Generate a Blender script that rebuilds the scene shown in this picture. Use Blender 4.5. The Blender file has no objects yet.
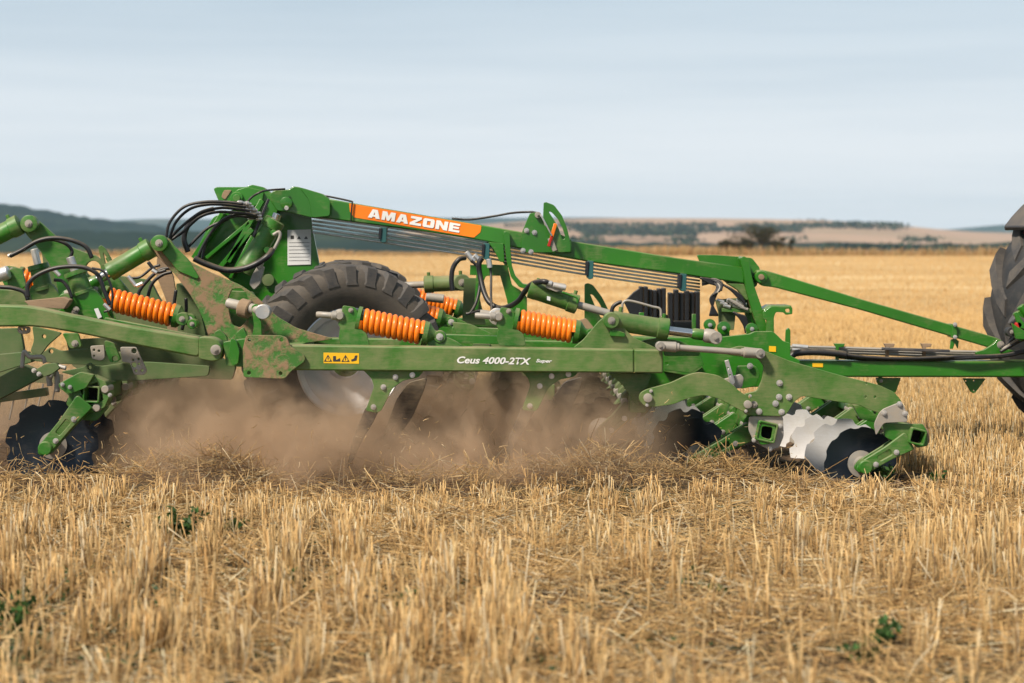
import bpy, bmesh, math, random
import numpy as np
from mathutils import Vector, Matrix, noise as mnoise

R = math.radians
random.seed(7); rng = np.random.default_rng(11)
scene = bpy.context.scene
COL = scene.collection

# ------------------------------------------------------------------ camera
F_PX = 1920.0; CAM_D = 12.0; CAM_H = 1.5; HOR = 243.0
cam_d = bpy.data.cameras.new('camera'); cam = bpy.data.objects.new('camera', cam_d); COL.objects.link(cam)
cam.location = (0, -CAM_D, CAM_H); cam.rotation_euler = (R(90), 0, 0)
cam_d.sensor_width = 36; cam_d.lens = 36*F_PX/1024; cam_d.shift_y = -(341.5-HOR)/1024
cam_d.clip_start = 0.3; cam_d.clip_end = 30000
cam_d.dof.use_dof = True; cam_d.dof.focus_distance = 12.4; cam_d.dof.aperture_fstop = 2.25
scene.camera = cam

# ------------------------------------------------------------------ sky and sun
SUN_EL, SUN_AZ = 48.0, 222.0        # degrees; azimuth clockwise from +Y
world = bpy.data.worlds.new('World'); scene.world = world; world.use_nodes = True
wn = world.node_tree; wn.nodes.clear()
def N(nt, t, **kw):
    n = nt.nodes.new(t)
    for k, v in kw.items():
        if k.startswith('i_'): n.inputs[k[2:].replace('_', ' ')].default_value = v
        else: setattr(n, k, v)
    return n
def L(nt, a, b): nt.links.new(a, b)
out = N(wn, 'ShaderNodeOutputWorld'); bg = N(wn, 'ShaderNodeBackground'); bg.inputs['Strength'].default_value = 0.12
sky = N(wn, 'ShaderNodeTexSky'); sky.sky_type = 'NISHITA'; sky.sun_disc = False
sky.sun_elevation = R(SUN_EL); sky.sun_rotation = R(SUN_AZ); sky.dust_density = 3.0; sky.air_density = 1.0; sky.altitude = 200
# thin high cloud: grey veil with long faint streaks over the blue
tc = N(wn, 'ShaderNodeTexCoord'); sep = N(wn, 'ShaderNodeSeparateXYZ'); L(wn, tc.outputs['Generated'], sep.inputs[0])
mp = N(wn, 'ShaderNodeMapping'); mp.inputs['Scale'].default_value = (1.6, 1.6, 26.0); mp.inputs['Rotation'].default_value = (0, R(4), 0)
L(wn, tc.outputs['Generated'], mp.inputs[0])
nz = N(wn, 'ShaderNodeTexNoise'); nz.inputs['Scale'].default_value = 2.2; nz.inputs['Detail'].default_value = 5; nz.inputs['Roughness'].default_value = .55
L(wn, mp.outputs[0], nz.inputs['Vector'])
cr = N(wn, 'ShaderNodeMapRange'); cr.inputs[1].default_value = .38; cr.inputs[2].default_value = .68; cr.inputs[3].default_value = 0.0; cr.inputs[4].default_value = 1.0
L(wn, nz.outputs[0], cr.inputs[0])
# veil colour changes from pale at the horizon to grey-blue higher up
vr = N(wn, 'ShaderNodeValToRGB'); L(wn, sep.outputs[2], vr.inputs[0])
e = vr.color_ramp.elements
e[0].position = 0.0; e[0].color = (7.7, 7.8, 7.85, 1)
e[1].position = 0.14; e[1].color = (4.0, 4.75, 5.35, 1)
k = e.new(0.05); k.color = (6.3, 6.6, 6.9, 1)
k = e.new(0.5); k.color = (2.1, 2.7, 3.3, 1)
veil = N(wn, 'ShaderNodeMix'); veil.data_type = 'RGBA'; veil.inputs[0].default_value = .88
L(wn, sky.outputs[0], veil.inputs[6]); L(wn, vr.outputs[0], veil.inputs[7])
st = N(wn, 'ShaderNodeMix'); st.data_type = 'RGBA'; st.blend_type = 'MULTIPLY'
ma = N(wn, 'ShaderNodeMath'); ma.operation = 'MULTIPLY'; ma.inputs[1].default_value = .75
L(wn, cr.outputs[0], ma.inputs[0]); L(wn, ma.outputs[0], st.inputs[0])
L(wn, veil.outputs[2], st.inputs[6]); st.inputs[7].default_value = (.87, .90, .925, 1)
L(wn, st.outputs[2], bg.inputs[0]); L(wn, bg.outputs[0], out.inputs[0])

sd = bpy.data.lights.new('sun', 'SUN'); sun = bpy.data.objects.new('sun', sd); COL.objects.link(sun)
sd.energy = 4.9; sd.angle = R(7); sd.color = (1, .9, .76)
az = R(SUN_AZ); el = R(SUN_EL)
dirv = Vector((math.sin(az)*math.cos(el), math.cos(az)*math.cos(el), math.sin(el)))
sun.rotation_euler = dirv.to_track_quat('Z', 'Y').to_euler(); sun.location = dirv*50

scene.view_settings.view_transform = 'Standard'; scene.view_settings.look = 'None'
scene.view_settings.exposure = 0.3; scene.view_settings.gamma = 1.0; scene.view_settings.use_curve_mapping = False
scene.cycles.volume_step_rate = 1.0; scene.cycles.volume_max_steps = 96; scene.cycles.volume_bounces = 2
scene.cycles.max_bounces = 6; scene.cycles.use_denoising = True

# ------------------------------------------------------------------ helpers
def U(px, py, Y=0.0):
    """point of the place seen at photo position (px, py) at depth Y behind the near side of the machine"""
    d = CAM_D + Y
    return Vector(((px-512)/F_PX*d, Y, CAM_H-(py-HOR)/F_PX*d))
def sc(Y): return F_PX/(CAM_D+Y)

def link(name, me, mat, parent=None, smooth=False):
    o = bpy.data.objects.new(name, me); COL.objects.link(o)
    if mat is not None:
        me.materials.clear(); me.materials.append(mat)
    if smooth:
        me.polygons.foreach_set('use_smooth', [True]*len(me.polygons)); me.update()
    if parent is not None:
        o.parent = parent
        if parent.type == 'EMPTY': o.matrix_parent_inverse = Matrix.Translation(-parent.location)
    return o
def tag(o, label=None, cat=None, group=None, kind=None):
    if label: o['label'] = label
    if cat: o['category'] = cat
    if group: o['group'] = group
    if kind: o['kind'] = kind
    return o
def empty(name, loc):
    o = bpy.data.objects.new(name, None); COL.objects.link(o); o.location = loc; o.empty_display_size = .2
    return o
def from_py(name, vs, fs, mat, parent=None, smooth=False):
    me = bpy.data.meshes.new(name); me.from_pydata([tuple(v) for v in vs], [], fs); me.validate(); me.update()
    return link(name, me, mat, parent, smooth)
def recalc(me):
    bm = bmesh.new(); bm.from_mesh(me); bmesh.ops.recalc_face_normals(bm, faces=bm.faces); bm.to_mesh(me); bm.free()

def round_poly(pts, r, seg=4):
    """round the corners of a closed 2-D outline"""
    n = len(pts); res = []
    for i in range(n):
        p0 = Vector(pts[i-1]); p1 = Vector(pts[i]); p2 = Vector(pts[(i+1) % n])
        a = p0-p1; b = p2-p1; la, lb = a.length, b.length
        if la < 1e-6 or lb < 1e-6: continue
        d = min(r, la*.45, lb*.45); A = p1+a/la*d; B = p1+b/lb*d
        for k in range(seg+1):
            t = k/seg; res.append(((1-t)**2)*A + 2*t*(1-t)*p1 + t*t*B)
    return res
def shape(name, outline, holes, Y, th, mat, parent=None, bev=.003):
    """solid plate: outline and holes as (x, z) in metres, front face at Y, thickness th"""
    cu = bpy.data.curves.new('c', 'CURVE'); cu.dimensions = '2D'; cu.fill_mode = 'BOTH'
    b = min(bev, th*.3); cu.extrude = th/2-b; cu.bevel_depth = b; cu.bevel_resolution = 1; cu.offset = -b
    for lp in [outline]+list(holes):
        s = cu.splines.new('POLY'); s.points.add(len(lp)-1)
        for i, p in enumerate(lp): s.points[i].co = (p[0], p[1], 0, 1)
        s.use_cyclic_u = True
    tmp = bpy.data.objects.new('t', cu); COL.objects.link(tmp)
    me = bpy.data.meshes.new_from_object(tmp)
    bpy.data.objects.remove(tmp); bpy.data.curves.remove(cu)
    me.name = name
    me.transform(Matrix(((1, 0, 0, 0), (0, 0, -1, Y+th/2), (0, 1, 0, 0), (0, 0, 0, 1))))
    return link(name, me, mat, parent)
def plate(name, pts, Y, th, mat, parent=None, holes=(), rnd=1.5, bev=.003):
    """pts in photo positions at depth Y"""
    w = lambda p: (U(p[0], p[1], Y).x, U(p[0], p[1], Y).z)
    o = [w(p) for p in pts]
    if rnd: o = round_poly(o, rnd/sc(Y))
    hs = []
    for h in holes:
        if len(h) == 3 and not isinstance(h[0], (tuple, list)):     # circle: px, py, r
            c = w(h); r = h[2]/sc(Y)
            hs.append([(c[0]+r*math.cos(a*math.pi/8), c[1]+r*math.sin(a*math.pi/8)) for a in range(16)])
        else: hs.append(round_poly([w(p) for p in h], 3/sc(Y)))
    return shape(name, o, hs, Y, th, mat, parent, bev)

def frame_of(d):
    d = d.normalized(); up = Vector((0, 0, 1)) if abs(d.z) < .9 else Vector((1, 0, 0))
    a = d.cross(up).normalized(); return a, d.cross(a).normalized(), d
def sweep_rings(rings, closed_ends=True):
    vs = []; fs = []; m = len(rings[0])
    for r in rings: vs += r
    for i in range(len(rings)-1):
        for j in range(m):
            a = i*m+j; b = i*m+(j+1) % m; fs.append((a, b, b+m, a+m))
    if closed_ends:
        fs.append(tuple(range(m-1, -1, -1))); fs.append(tuple(range((len(rings)-1)*m, len(rings)*m)))
    return vs, fs
def lathe(name, p0, p1, prof, mat, parent=None, seg=24, smooth=True):
    """profile [(t along p0->p1 in metres or fraction, radius)]"""
    p0 = Vector(p0); p1 = Vector(p1); a, b, d = frame_of(p1-p0); ln = (p1-p0).length
    rings = []
    for t, r in prof:
        c = p0+d*(t*ln); rings.append([c+(a*math.cos(2*math.pi*k/seg)+b*math.sin(2*math.pi*k/seg))*r for k in range(seg)])
    vs, fs = sweep_rings(rings)
    o = from_py(name, vs, fs, mat, parent); recalc(o.data)
    if smooth: shade_auto(o, 35)
    return o
def shade_auto(o, ang=35):
    me = o.data; bm = bmesh.new(); bm.from_mesh(me)
    for f in bm.faces: f.smooth = True
    for ed in bm.edges:
        if len(ed.link_faces) == 2 and ed.calc_face_angle(0) > R(ang): ed.smooth = False
    bm.to_mesh(me); bm.free()
def rod(name, p0, p1, r, mat, parent=None, seg=16, bev=.15):
    ln = (Vector(p1)-Vector(p0)).length; b = min(r*bev, ln*.2)/ln
    return lathe(name, p0, p1, [(0, r*(1-bev)), (b, r), (1-b, r), (1, r*(1-bev))], mat, parent, seg)
def catmull(P, n=8):
    P = [Vector(p) for p in P]; Q = [P[0]*2-P[1]]+P+[P[-1]*2-P[-2]]; res = []
    for i in range(1, len(Q)-2):
        for k in range(n):
            t = k/n
            res.append(.5*((2*Q[i])+(-Q[i-1]+Q[i+1])*t+(2*Q[i-1]-5*Q[i]+4*Q[i+1]-Q[i+2])*t*t+(-Q[i-1]+3*Q[i]-3*Q[i+1]+Q[i+2])*t**3))
    res.append(P[-1]); return res
def tube_mesh(path, r, seg=8, rib=0):
    rings = []; T = (path[1]-path[0]).normalized(); a, b, _ = frame_of(T)
    for i, p in enumerate(path):
        t = (path[min(i+1, len(path)-1)]-path[max(i-1, 0)]).normalized()
        a = (a-t*a.dot(t)).normalized(); b = t.cross(a)
        rr = r*(1+(rib if i % 2 else 0))
        rings.append([p+(a*math.cos(2*math.pi*k/seg)+b*math.sin(2*math.pi*k/seg))*rr for k in range(seg)])
    return sweep_rings(rings)
def hose(name, pts, r, mat, parent=None, n=8, rib=0, straight=False, seg=8):
    """pts: (px, py, Y) or Vectors"""
    P = [U(*p) if not isinstance(p, Vector) else p for p in pts]
    path = P if straight else catmull(P, n)
    vs, fs = tube_mesh(path, r, seg, rib)
    o = from_py(name, vs, fs, mat, parent, True); recalc(o.data); return o
def joined(name, parts, mat, parent=None, smooth_ang=None):
    vs = []; fs = []
    for v, f in parts:
        k = len(vs); vs += list(v); fs += [tuple(i+k for i in q) for q in f]
    o = from_py(name, vs, fs, mat, parent); recalc(o.data)
    if smooth_ang: shade_auto(o, smooth_ang)
    return o
def obox(c, ax, ay, az):
    """box from centre and three half-axis vectors"""
    c = Vector(c); vs = []
    for i in (-1, 1):
        for j in (-1, 1):
            for k in (-1, 1): vs.append(c+ax*i+ay*j+az*k)
    return vs, [(0, 1, 3, 2), (4, 6, 7, 5), (0, 4, 5, 1), (2, 3, 7, 6), (0, 2, 6, 4), (1, 5, 7, 3)]
def bevel(o, w=.004, seg=2):
    m = o.modifiers.new('bevel', 'BEVEL'); m.width = w; m.segments = seg; m.limit_method = 'ANGLE'; m.angle_limit = R(40)
    return o
def box(name, x0, x1, y0, y1, z0, z1, mat, parent=None, bev=.004):
    o = joined(name, [obox(((x0+x1)/2, (y0+y1)/2, (z0+z1)/2), Vector(((x1-x0)/2, 0, 0)), Vector((0, (y1-y0)/2, 0)), Vector((0, 0, (z1-z0)/2)))], mat, parent)
    if bev: bevel(o, bev)
    return o
def bolt(p, r, mat, parent, name='bolt', ln=.02):
    """washer and hexagon head that face the near side (-Y)"""
    p = Vector(p); parts = []
    for y0, y1, rr, sg, taper in ((0, -.004, r*1.35, 16, 1), (-.004, -ln*.7, r, 6, 1), (-ln*.7, -ln, r*.5, 8, .9)):
        rings = []
        for yy, q in ((y0, rr), (y1, rr*taper)):
            rings.append([p+Vector((q*math.cos(2*math.pi*k/sg+.4), yy, q*math.sin(2*math.pi*k/sg+.4))) for k in range(sg)])
        parts.append(sweep_rings(rings))
    return joined(name, parts, mat, parent)

# ------------------------------------------------------------------ materials
def new_mat(name):
    m = bpy.data.materials.new(name); m.use_nodes = True; nt = m.node_tree; nt.nodes.clear()
    o = N(nt, 'ShaderNodeOutputMaterial'); p = N(nt, 'ShaderNodeBsdfPrincipled'); L(nt, p.outputs[0], o.inputs[0])
    return m, nt, p
def ramp(nt, src, stops):
    r = N(nt, 'ShaderNodeValToRGB'); L(nt, src, r.inputs[0]); e = r.color_ramp.elements
    e[0].position = stops[0][0]; e[0].color = (*stops[0][1], 1); e[1].position = stops[-1][0]; e[1].color = (*stops[-1][1], 1)
    for p, c in stops[1:-1]: k = e.new(p); k.color = (*c, 1)
    return r
def noise(nt, scale, detail=5, rough=.6, vec=None, dist=0):
    n = N(nt, 'ShaderNodeTexNoise'); n.inputs['Scale'].default_value = scale; n.inputs['Detail'].default_value = detail
    n.inputs['Roughness'].default_value = rough; n.inputs['Distortion'].default_value = dist
    if vec is not None: L(nt, vec, n.inputs['Vector'])
    return n
def dusty(name, base, dust=.3, rough=.4, metal=0.0, dcol=(.36, .27, .16), top=.8, sharp=.16, nscale=5.0, coat=0.0, bump=.15, amt=None, streak=True):
    """painted or bare surface with road dust: patches, fine speckle and dust settled on upward faces"""
    m, nt, p = new_mat(name); tcn = N(nt, 'ShaderNodeTexCoord')
    n1 = noise(nt, nscale, 7, .62, tcn.outputs['Object'], .3); mps = N(nt, 'ShaderNodeMapping'); mps.inputs['Scale'].default_value = (.22, 1, 1.5) if streak else (.7, .7, .7); L(nt, tcn.outputs['Object'], mps.inputs[0]); n2 = noise(nt, 60, 6, .75, mps.outputs[0])
    mx = N(nt, 'ShaderNodeMath'); mx.operation = 'MULTIPLY_ADD'; mx.inputs[1].default_value = .5
    L(nt, n2.outputs[0], mx.inputs[0]); L(nt, n1.outputs[0], mx.inputs[2])
    thr = 1.12-dust*.75
    mr = N(nt, 'ShaderNodeMapRange'); mr.inputs[1].default_value = thr-sharp; mr.inputs[2].default_value = thr+sharp
    L(nt, mx.outputs[0], mr.inputs[0])
    g = N(nt, 'ShaderNodeNewGeometry'); s = N(nt, 'ShaderNodeSeparateXYZ'); L(nt, g.outputs['Normal'], s.inputs[0])
    t = N(nt, 'ShaderNodeMapRange'); t.inputs[1].default_value = .25; t.inputs[2].default_value = .95; t.inputs[4].default_value = top
    L(nt, s.outputs[2], t.inputs[0])
    tt = N(nt, 'ShaderNodeMath'); tt.operation = 'MULTIPLY'; L(nt, t.outputs[0], tt.inputs[0])
    t2 = N(nt, 'ShaderNodeMapRange'); t2.inputs[1].default_value = .25; t2.inputs[2].default_value = .6; L(nt, n1.outputs[0], t2.inputs[0]); L(nt, t2.outputs[0], tt.inputs[1])
    m2 = N(nt, 'ShaderNodeMath'); m2.operation = 'MULTIPLY'; m2.inputs[1].default_value = amt or min(1, .25+dust); L(nt, mr.outputs[0], m2.inputs[0])
    mm = N(nt, 'ShaderNodeMath'); mm.operation = 'MAXIMUM'; L(nt, m2.outputs[0], mm.inputs[0]); L(nt, tt.outputs[0], mm.inputs[1])
    vn = noise(nt, 1.7, 3, .5, tcn.outputs['Object']); hv = N(nt, 'ShaderNodeHueSaturation'); hv.inputs['Color'].default_value = (*base, 1)
    vm = N(nt, 'ShaderNodeMapRange'); vm.inputs[1].default_value = .3; vm.inputs[2].default_value = .7; vm.inputs[3].default_value = .78; vm.inputs[4].default_value = 1.18; L(nt, vn.outputs[0], vm.inputs[0]); L(nt, vm.outputs[0], hv.inputs['Value'])
    c = N(nt, 'ShaderNodeMix'); c.data_type = 'RGBA'; L(nt, hv.outputs[0], c.inputs[6]); c.inputs[7].default_value = (*dcol, 1)
    L(nt, mm.outputs[0], c.inputs[0]); L(nt, c.outputs[2], p.inputs['Base Color'])
    rr = N(nt, 'ShaderNodeMapRange'); rr.inputs[3].default_value = rough; rr.inputs[4].default_value = .9; L(nt, mm.outputs[0], rr.inputs[0]); L(nt, rr.outputs[0], p.inputs['Roughness'])
    if metal:
        r2 = N(nt, 'ShaderNodeMapRange'); r2.inputs[3].default_value = metal; r2.inputs[4].default_value = 0; L(nt, mm.outputs[0], r2.inputs[0]); L(nt, r2.outputs[0], p.inputs['Metallic'])
    p.inputs['Coat Weight'].default_value = coat
    b = N(nt, 'ShaderNodeBump'); b.inputs['Strength'].default_value = bump; b.inputs['Distance'].default_value = .004; L(nt, mm.outputs[0], b.inputs['Height']); L(nt, b.outputs[0], p.inputs['Normal'])
    return m
GREEN = (.024, .155, .009)
M = dict(
    clean=dusty('green_paint', GREEN, .22, .3, coat=.2, top=.5),
    dusty=dusty('green_paint_dusty', (.042, .14, .015), .42, .42, top=.95, sharp=.22, dcol=(.27, .23, .12)),
    muddy=dusty('green_paint_muddy', (.04, .15, .018), .52, .5, top=1, sharp=.085, nscale=8, dcol=(.25, .16, .09), bump=.6, amt=1, streak=False),
    grime=dusty('green_paint_grimy', (.027, .145, .011), .36, .38, top=.75, sharp=.16, dcol=(.26, .22, .12)),
    film=dusty('green_paint_filmed', (.035, .12, .02), .48, .6, top=.7, sharp=.35, dcol=(.2, .17, .1)),
    mudplate=dusty('mud_covered_steel', (.2, .14, .09), .6, .8, dcol=(.3, .2, .12), bump=.6),
    orange=dusty('orange_paint', (.9, .21, .008), .1, .32, coat=.2, top=.12, nscale=14),
    sticker_orange=dusty('orange_sticker', (.9, .2, .006), .05, .4, top=.05),
    yellow=dusty('yellow_sticker', (.8, .45, .01), .15, .4, top=.1),
    white=dusty('white_lettering', (.8, .8, .78), .05, .5, top=.1),
    paper=dusty('white_sheet', (.62, .62, .62), .12, .6, top=.1, nscale=20),
    steel=dusty('galvanised_steel', (.62, .61, .6), .35, .35, .8, top=.6, nscale=12),
    dsteel=dusty('dusty_steel', (.36, .34, .31), .5, .5, .5, dcol=(.32, .27, .21), nscale=12),
    chrome=dusty('chrome_rod', (.6, .6, .6), .15, .18, 1.0, top=.1),
    black=dusty('black_hose_rubber', (.014, .014, .016), .15, .42, top=.35, nscale=14),
    blackbox=dusty('black_plastic', (.012, .013, .017), .12, .45, top=.2),
    tyre=dusty('tyre_rubber', (.026, .025, .025), .6, .65, top=.3, dcol=(.13, .105, .08), sharp=.3, nscale=4),
    tyre2=dusty('tractor_tyre_rubber', (.02, .021, .023), .3, .65, top=.2, dcol=(.12, .1, .08), sharp=.2, nscale=6),
    rim=dusty('silver_rim', (.62, .62, .64), .25, .4, .4, top=.2, nscale=7, dcol=(.3, .24, .18)),
    disc=dusty('polished_disc_steel', (.8, .8, .82), .35, .35, .15, top=.2, nscale=9, sharp=.3, dcol=(.5, .44, .36)),
    darkdisc=dusty('dark_blue_disc_steel', (.022, .033, .05), .25, .38, .5, top=.2, nscale=6, dcol=(.1, .09, .08)),
    share=dusty('worn_share_steel', (.05, .045, .042), .4, .45, .6, top=.3),
    teal=dusty('teal_clamp', (.02, .1, .1), .1, .5, top=.2),
    ink=dusty('black_print', (.03, .03, .03), .05, .6, top=.05),
    red=dusty('red_lens', (.5, .02, .01), .05, .3, top=.1),
    lug=dusty('worn_lug_rubber', (.032, .032, .034), .45, .7, top=.3, dcol=(.15, .125, .1), sharp=.25, nscale=8),
    fender=dusty('grey_fender', (.045, .045, .05), .2, .5, top=.3),
    tube_shade=dusty('painted_recess_shade', (.01, .012, .01), .1, .9, top=.1),  # near-black colour that paints the shade inside the open tube ends
)
# ------------------------------------------------------------------ ground
def sstep(a, b, x):
    t = np.clip((x-a)/(b-a), 0, 1); return t*t*(3-2*t)
def fnoise(x, y, s, seed=0.0):
    """cheap smooth pseudo-noise in -1..1 for arrays"""
    x = x*s+seed*3.1; y = y*s-seed*1.7
    return (np.sin(x*1.0+1.3*np.sin(y*.9+seed))+np.sin(y*1.23-1.1*np.sin(x*.77+2+seed))+np.sin((x+y)*.71+seed*2)*.8+np.sin((x-y)*1.61+seed)*.5)/3.3
def tilled(x, y):
    ex = 2.1+.15*fnoise(x, y, 3.0, 1)+.45*(1-sstep(.3, .8, y))
    ny = -.72+.10*fnoise(x, y, 3.3, 4)
    return sstep(ny-.18, ny+.12, y)*(1-sstep(4.1, 4.4, y))*(1-sstep(ex-.15, ex+.3, x))
MOUNDS = [(1.45, -.42, .3, .18, .06), (.5, -.5, .42, .22, .15), (-.35, -.55, .5, .2, .07), (-1.9, -.45, .45, .2, .15), (-3.0, -.5, .35, .2, .05), (1.15, -.5, .3, .2, .07)]
def height(x, y):
    x = np.asarray(x, float); y = np.asarray(y, float)
    t = tilled(x, y); near = 1-sstep(20, 60, np.hypot(x, y))
    z = near*(.02*fnoise(x, y, 1.3, 2)+.012*fnoise(x, y, 5.1, 3))
    z = z+t*(.03*fnoise(x, y, 9, 5)+.02*fnoise(x, y, 21, 6)+.02*fnoise(x, y, 4, 7))
    for mx, my, sx, sy, h in MOUNDS: z = z+h*np.exp(-((x-mx)/sx)**2-((y-my)/sy)**2)*(1+.35*fnoise(x, y, 14, 8))
    z = z+t*.02-.07*np.exp(-((x-2.25)/.45)**2-((y+.1)/.5)**2)
    z = z-sstep(226, 330, y)*9-sstep(330, 900, y)*40
    z = z-sstep(300, 1200, np.abs(x))*0
    return z
def grow(start, end, step, f=1.13):
    r = []; v = start
    while v < end: v += step; step *= f; r.append(v)
    r[-1] = end; return r
def build_ground():
    dx = list(np.arange(-5.5, 5.51, .06)); dy = list(np.arange(-8.0, 5.01, .06))
    xs = np.array([-v for v in grow(5.5, 9000, .12)][::-1]+dx+grow(5.5, 9000, .12))
    yb = grow(5.0, 220, .1, 1.08)+list(np.linspace(224, 340, 30))+grow(340, 9000, 12, 1.15)
    ys = np.array([-v for v in grow(8.0, 400, .2, 1.3)][::-1]+dy+yb)
    X, Y = np.meshgrid(xs, ys); Z = height(X, Y)
    nx, ny = len(xs), len(ys)
    me = bpy.data.meshes.new('stubble_field'); me.vertices.add(nx*ny)
    me.vertices.foreach_set('co', np.stack([X, Y, Z], -1).astype(np.float32).ravel())
    i = np.arange(ny-1)[:, None]*nx+np.arange(nx-1)[None, :]
    q = np.stack([i, i+1, i+nx+1, i+nx], -1).reshape(-1, 4)
    me.loops.add(q.size); me.loops.foreach_set('vertex_index', q.ravel().astype(np.int32))
    me.polygons.add(len(q)); me.polygons.foreach_set('loop_start', np.arange(0, q.size, 4, dtype=np.int32))
    me.polygons.foreach_set('use_smooth', np.ones(len(q), bool)); me.update(calc_edges=True)
    t = tilled(X, Y).ravel(); col = np.stack([t, t, t, np.ones_like(t)], -1).astype(np.float32)
    at = me.color_attributes.new('tilled', 'FLOAT_COLOR', 'POINT'); at.data.foreach_set('color', col.ravel())
    m, nt, p = new_mat('field_soil_and_straw'); p.inputs['Roughness'].default_value = .95; p.inputs['Specular IOR Level'].default_value = .15
    tcn = N(nt, 'ShaderNodeTexCoord'); V = tcn.outputs['Object']
    n1 = noise(nt, 26, 9, .75, V); n2 = noise(nt, .6, 5, .6, V); n3 = noise(nt, 3, 5, .6, V)
    mpn = N(nt, 'ShaderNodeMapping'); mpn.inputs['Scale'].default_value = (.035, .11, 1); L(nt, V, mpn.inputs[0]); nb = noise(nt, 1, 6, .6, mpn.outputs[0])
    litter = ramp(nt, n1.outputs[0], [(.32, (.03, .02, .012)), (.5, (.09, .06, .033)), (.6, (.26, .17, .08)), (.76, (.5, .36, .18))])
    far = ramp(nt, nb.outputs[0], [(.36, (.36, .22, .09)), (.5, (.53, .35, .155)), (.62, (.66, .49, .26))])
    soil = ramp(nt, n1.outputs[0], [(.3, (.035, .022, .013)), (.55, (.11, .07, .042)), (.75, (.21, .14, .085))])
    grn = ramp(nt, n3.outputs[0], [(.46, (0, 0, 0)), (.6, (.75, .75, .75))])
    gm = N(nt, 'ShaderNodeMix'); gm.data_type = 'RGBA'; L(nt, grn.outputs[0], gm.inputs[0]); L(nt, litter.outputs[0], gm.inputs[6]); gm.inputs[7].default_value = (.045, .07, .03, 1)
    s = N(nt, 'ShaderNodeSeparateXYZ'); L(nt, V, s.inputs[0])
    fr = N(nt, 'ShaderNodeMapRange'); fr.inputs[1].default_value = 5; fr.inputs[2].default_value = 22; L(nt, s.outputs[1], fr.inputs[0])
    fm = N(nt, 'ShaderNodeMix'); fm.data_type = 'RGBA'; L(nt, fr.outputs[0], fm.inputs[0]); L(nt, gm.outputs[2], fm.inputs[6]); L(nt, far.outputs[0], fm.inputs[7])
    a = N(nt, 'ShaderNodeAttribute'); a.attribute_name = 'tilled'
    tm = N(nt, 'ShaderNodeMix'); tm.data_type = 'RGBA'; L(nt, a.outputs['Fac'], tm.inputs[0]); L(nt, fm.outputs[2], tm.inputs[6]); L(nt, soil.outputs[0], tm.inputs[7])
    # beyond the field's edge: rough valley pasture
    vf = N(nt, 'ShaderNodeMapRange'); vf.inputs[1].default_value = 236; vf.inputs[2].default_value = 262; L(nt, s.outputs[1], vf.inputs[0])
    vc = N(nt, 'ShaderNodeMix'); vc.data_type = 'RGBA'; L(nt, vf.outputs[0], vc.inputs[0]); L(nt, tm.outputs[2], vc.inputs[6]); vc.inputs[7].default_value = (.12, .12, .06, 1)
    L(nt, vc.outputs[2], p.inputs['Base Color'])
    b = N(nt, 'ShaderNodeBump'); b.inputs['Strength'].default_value = .8; b.inputs['Distance'].default_value = .02; L(nt, n1.outputs[0], b.inputs['Height']); L(nt, b.outputs[0], p.inputs['Normal'])
    o = link('stubble_field', me, m); tag(o, kind='structure')
build_ground()

# ------------------------------------------------------------------ stalks, litter
def attr_mat(name, rough=.7, trans=0.0):
    m, nt, p = new_mat(name); a = N(nt, 'ShaderNodeAttribute'); a.attribute_name = 'tint'
    L(nt, a.outputs['Color'], p.inputs['Base Color']); p.inputs['Roughness'].default_value = rough; p.inputs['Specular IOR Level'].default_value = .3
    if trans:
        ad = N(nt, 'ShaderNodeMixShader'); tr = N(nt, 'ShaderNodeBsdfTranslucent'); L(nt, a.outputs['Color'], tr.inputs[0]); ad.inputs[0].default_value = trans
        o = [n for n in nt.nodes if n.type == 'OUTPUT_MATERIAL'][0]
        L(nt, p.outputs[0], ad.inputs[1]); L(nt, tr.outputs[0], ad.inputs[2]); L(nt, ad.outputs[0], o.inputs[0])
    return m
def straws(name, p0, p1, bend, r0, r1, col, mat):
    """many three-sided stalks in one mesh: bottom p0, top p1, mid offset bend"""
    n = len(p0); mid = (p0+p1)/2+bend
    d = p1-p0; d /= np.linalg.norm(d, axis=1, keepdims=True)+1e-9
    ref = np.where(np.abs(d[:, 2:3]) > .8, np.array([[1., 0, 0]]), np.array([[0, 0, 1.]]))
    a = np.cross(d, ref); a /= np.linalg.norm(a, axis=1, keepdims=True); b = np.cross(d, a)
    ph = rng.uniform(0, 6.28, n); V = np.empty((n, 9, 3))
    for ri, (c, r) in enumerate(((p0, r0), (mid, (r0+r1)/2), (p1, r1))):
        for k in range(3):
            an = ph+k*2.0944
            V[:, ri*3+k] = c+(a*np.cos(an)[:, None]+b*np.sin(an)[:, None])*r[:, None]
    q = []
    for ri in range(2):
        for k in range(3):
            q.append([ri*3+k, ri*3+(k+1) % 3, ri*3+3+(k+1) % 3, ri*3+3+k])
    q = np.array(q); tri = np.array([6, 7, 8])
    base = np.arange(n)[:, None]*9
    loops = np.concatenate([(base+q.ravel()[None]), base+tri[None]], 1).astype(np.int32)   # 27 loops
    starts = (np.arange(n)[:, None]*27+np.array([0, 4, 8, 12, 16, 20, 24])[None]).astype(np.int32)
    me = bpy.data.meshes.new(name); me.vertices.add(n*9); me.vertices.foreach_set('co', V.astype(np.float32).ravel())
    me.loops.add(n*27); me.loops.foreach_set('vertex_index', loops.ravel())
    me.polygons.add(n*7); me.polygons.foreach_set('loop_start', starts.ravel()); me.update(calc_edges=True)
    at = me.color_attributes.new('tint', 'FLOAT_COLOR', 'POINT')
    C = np.ones((n, 9, 4)); C[:, :, :3] = col[:, None, :]
    at.data.foreach_set('color', C.astype(np.float32).ravel())
    return link(name, me, mat)
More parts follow.
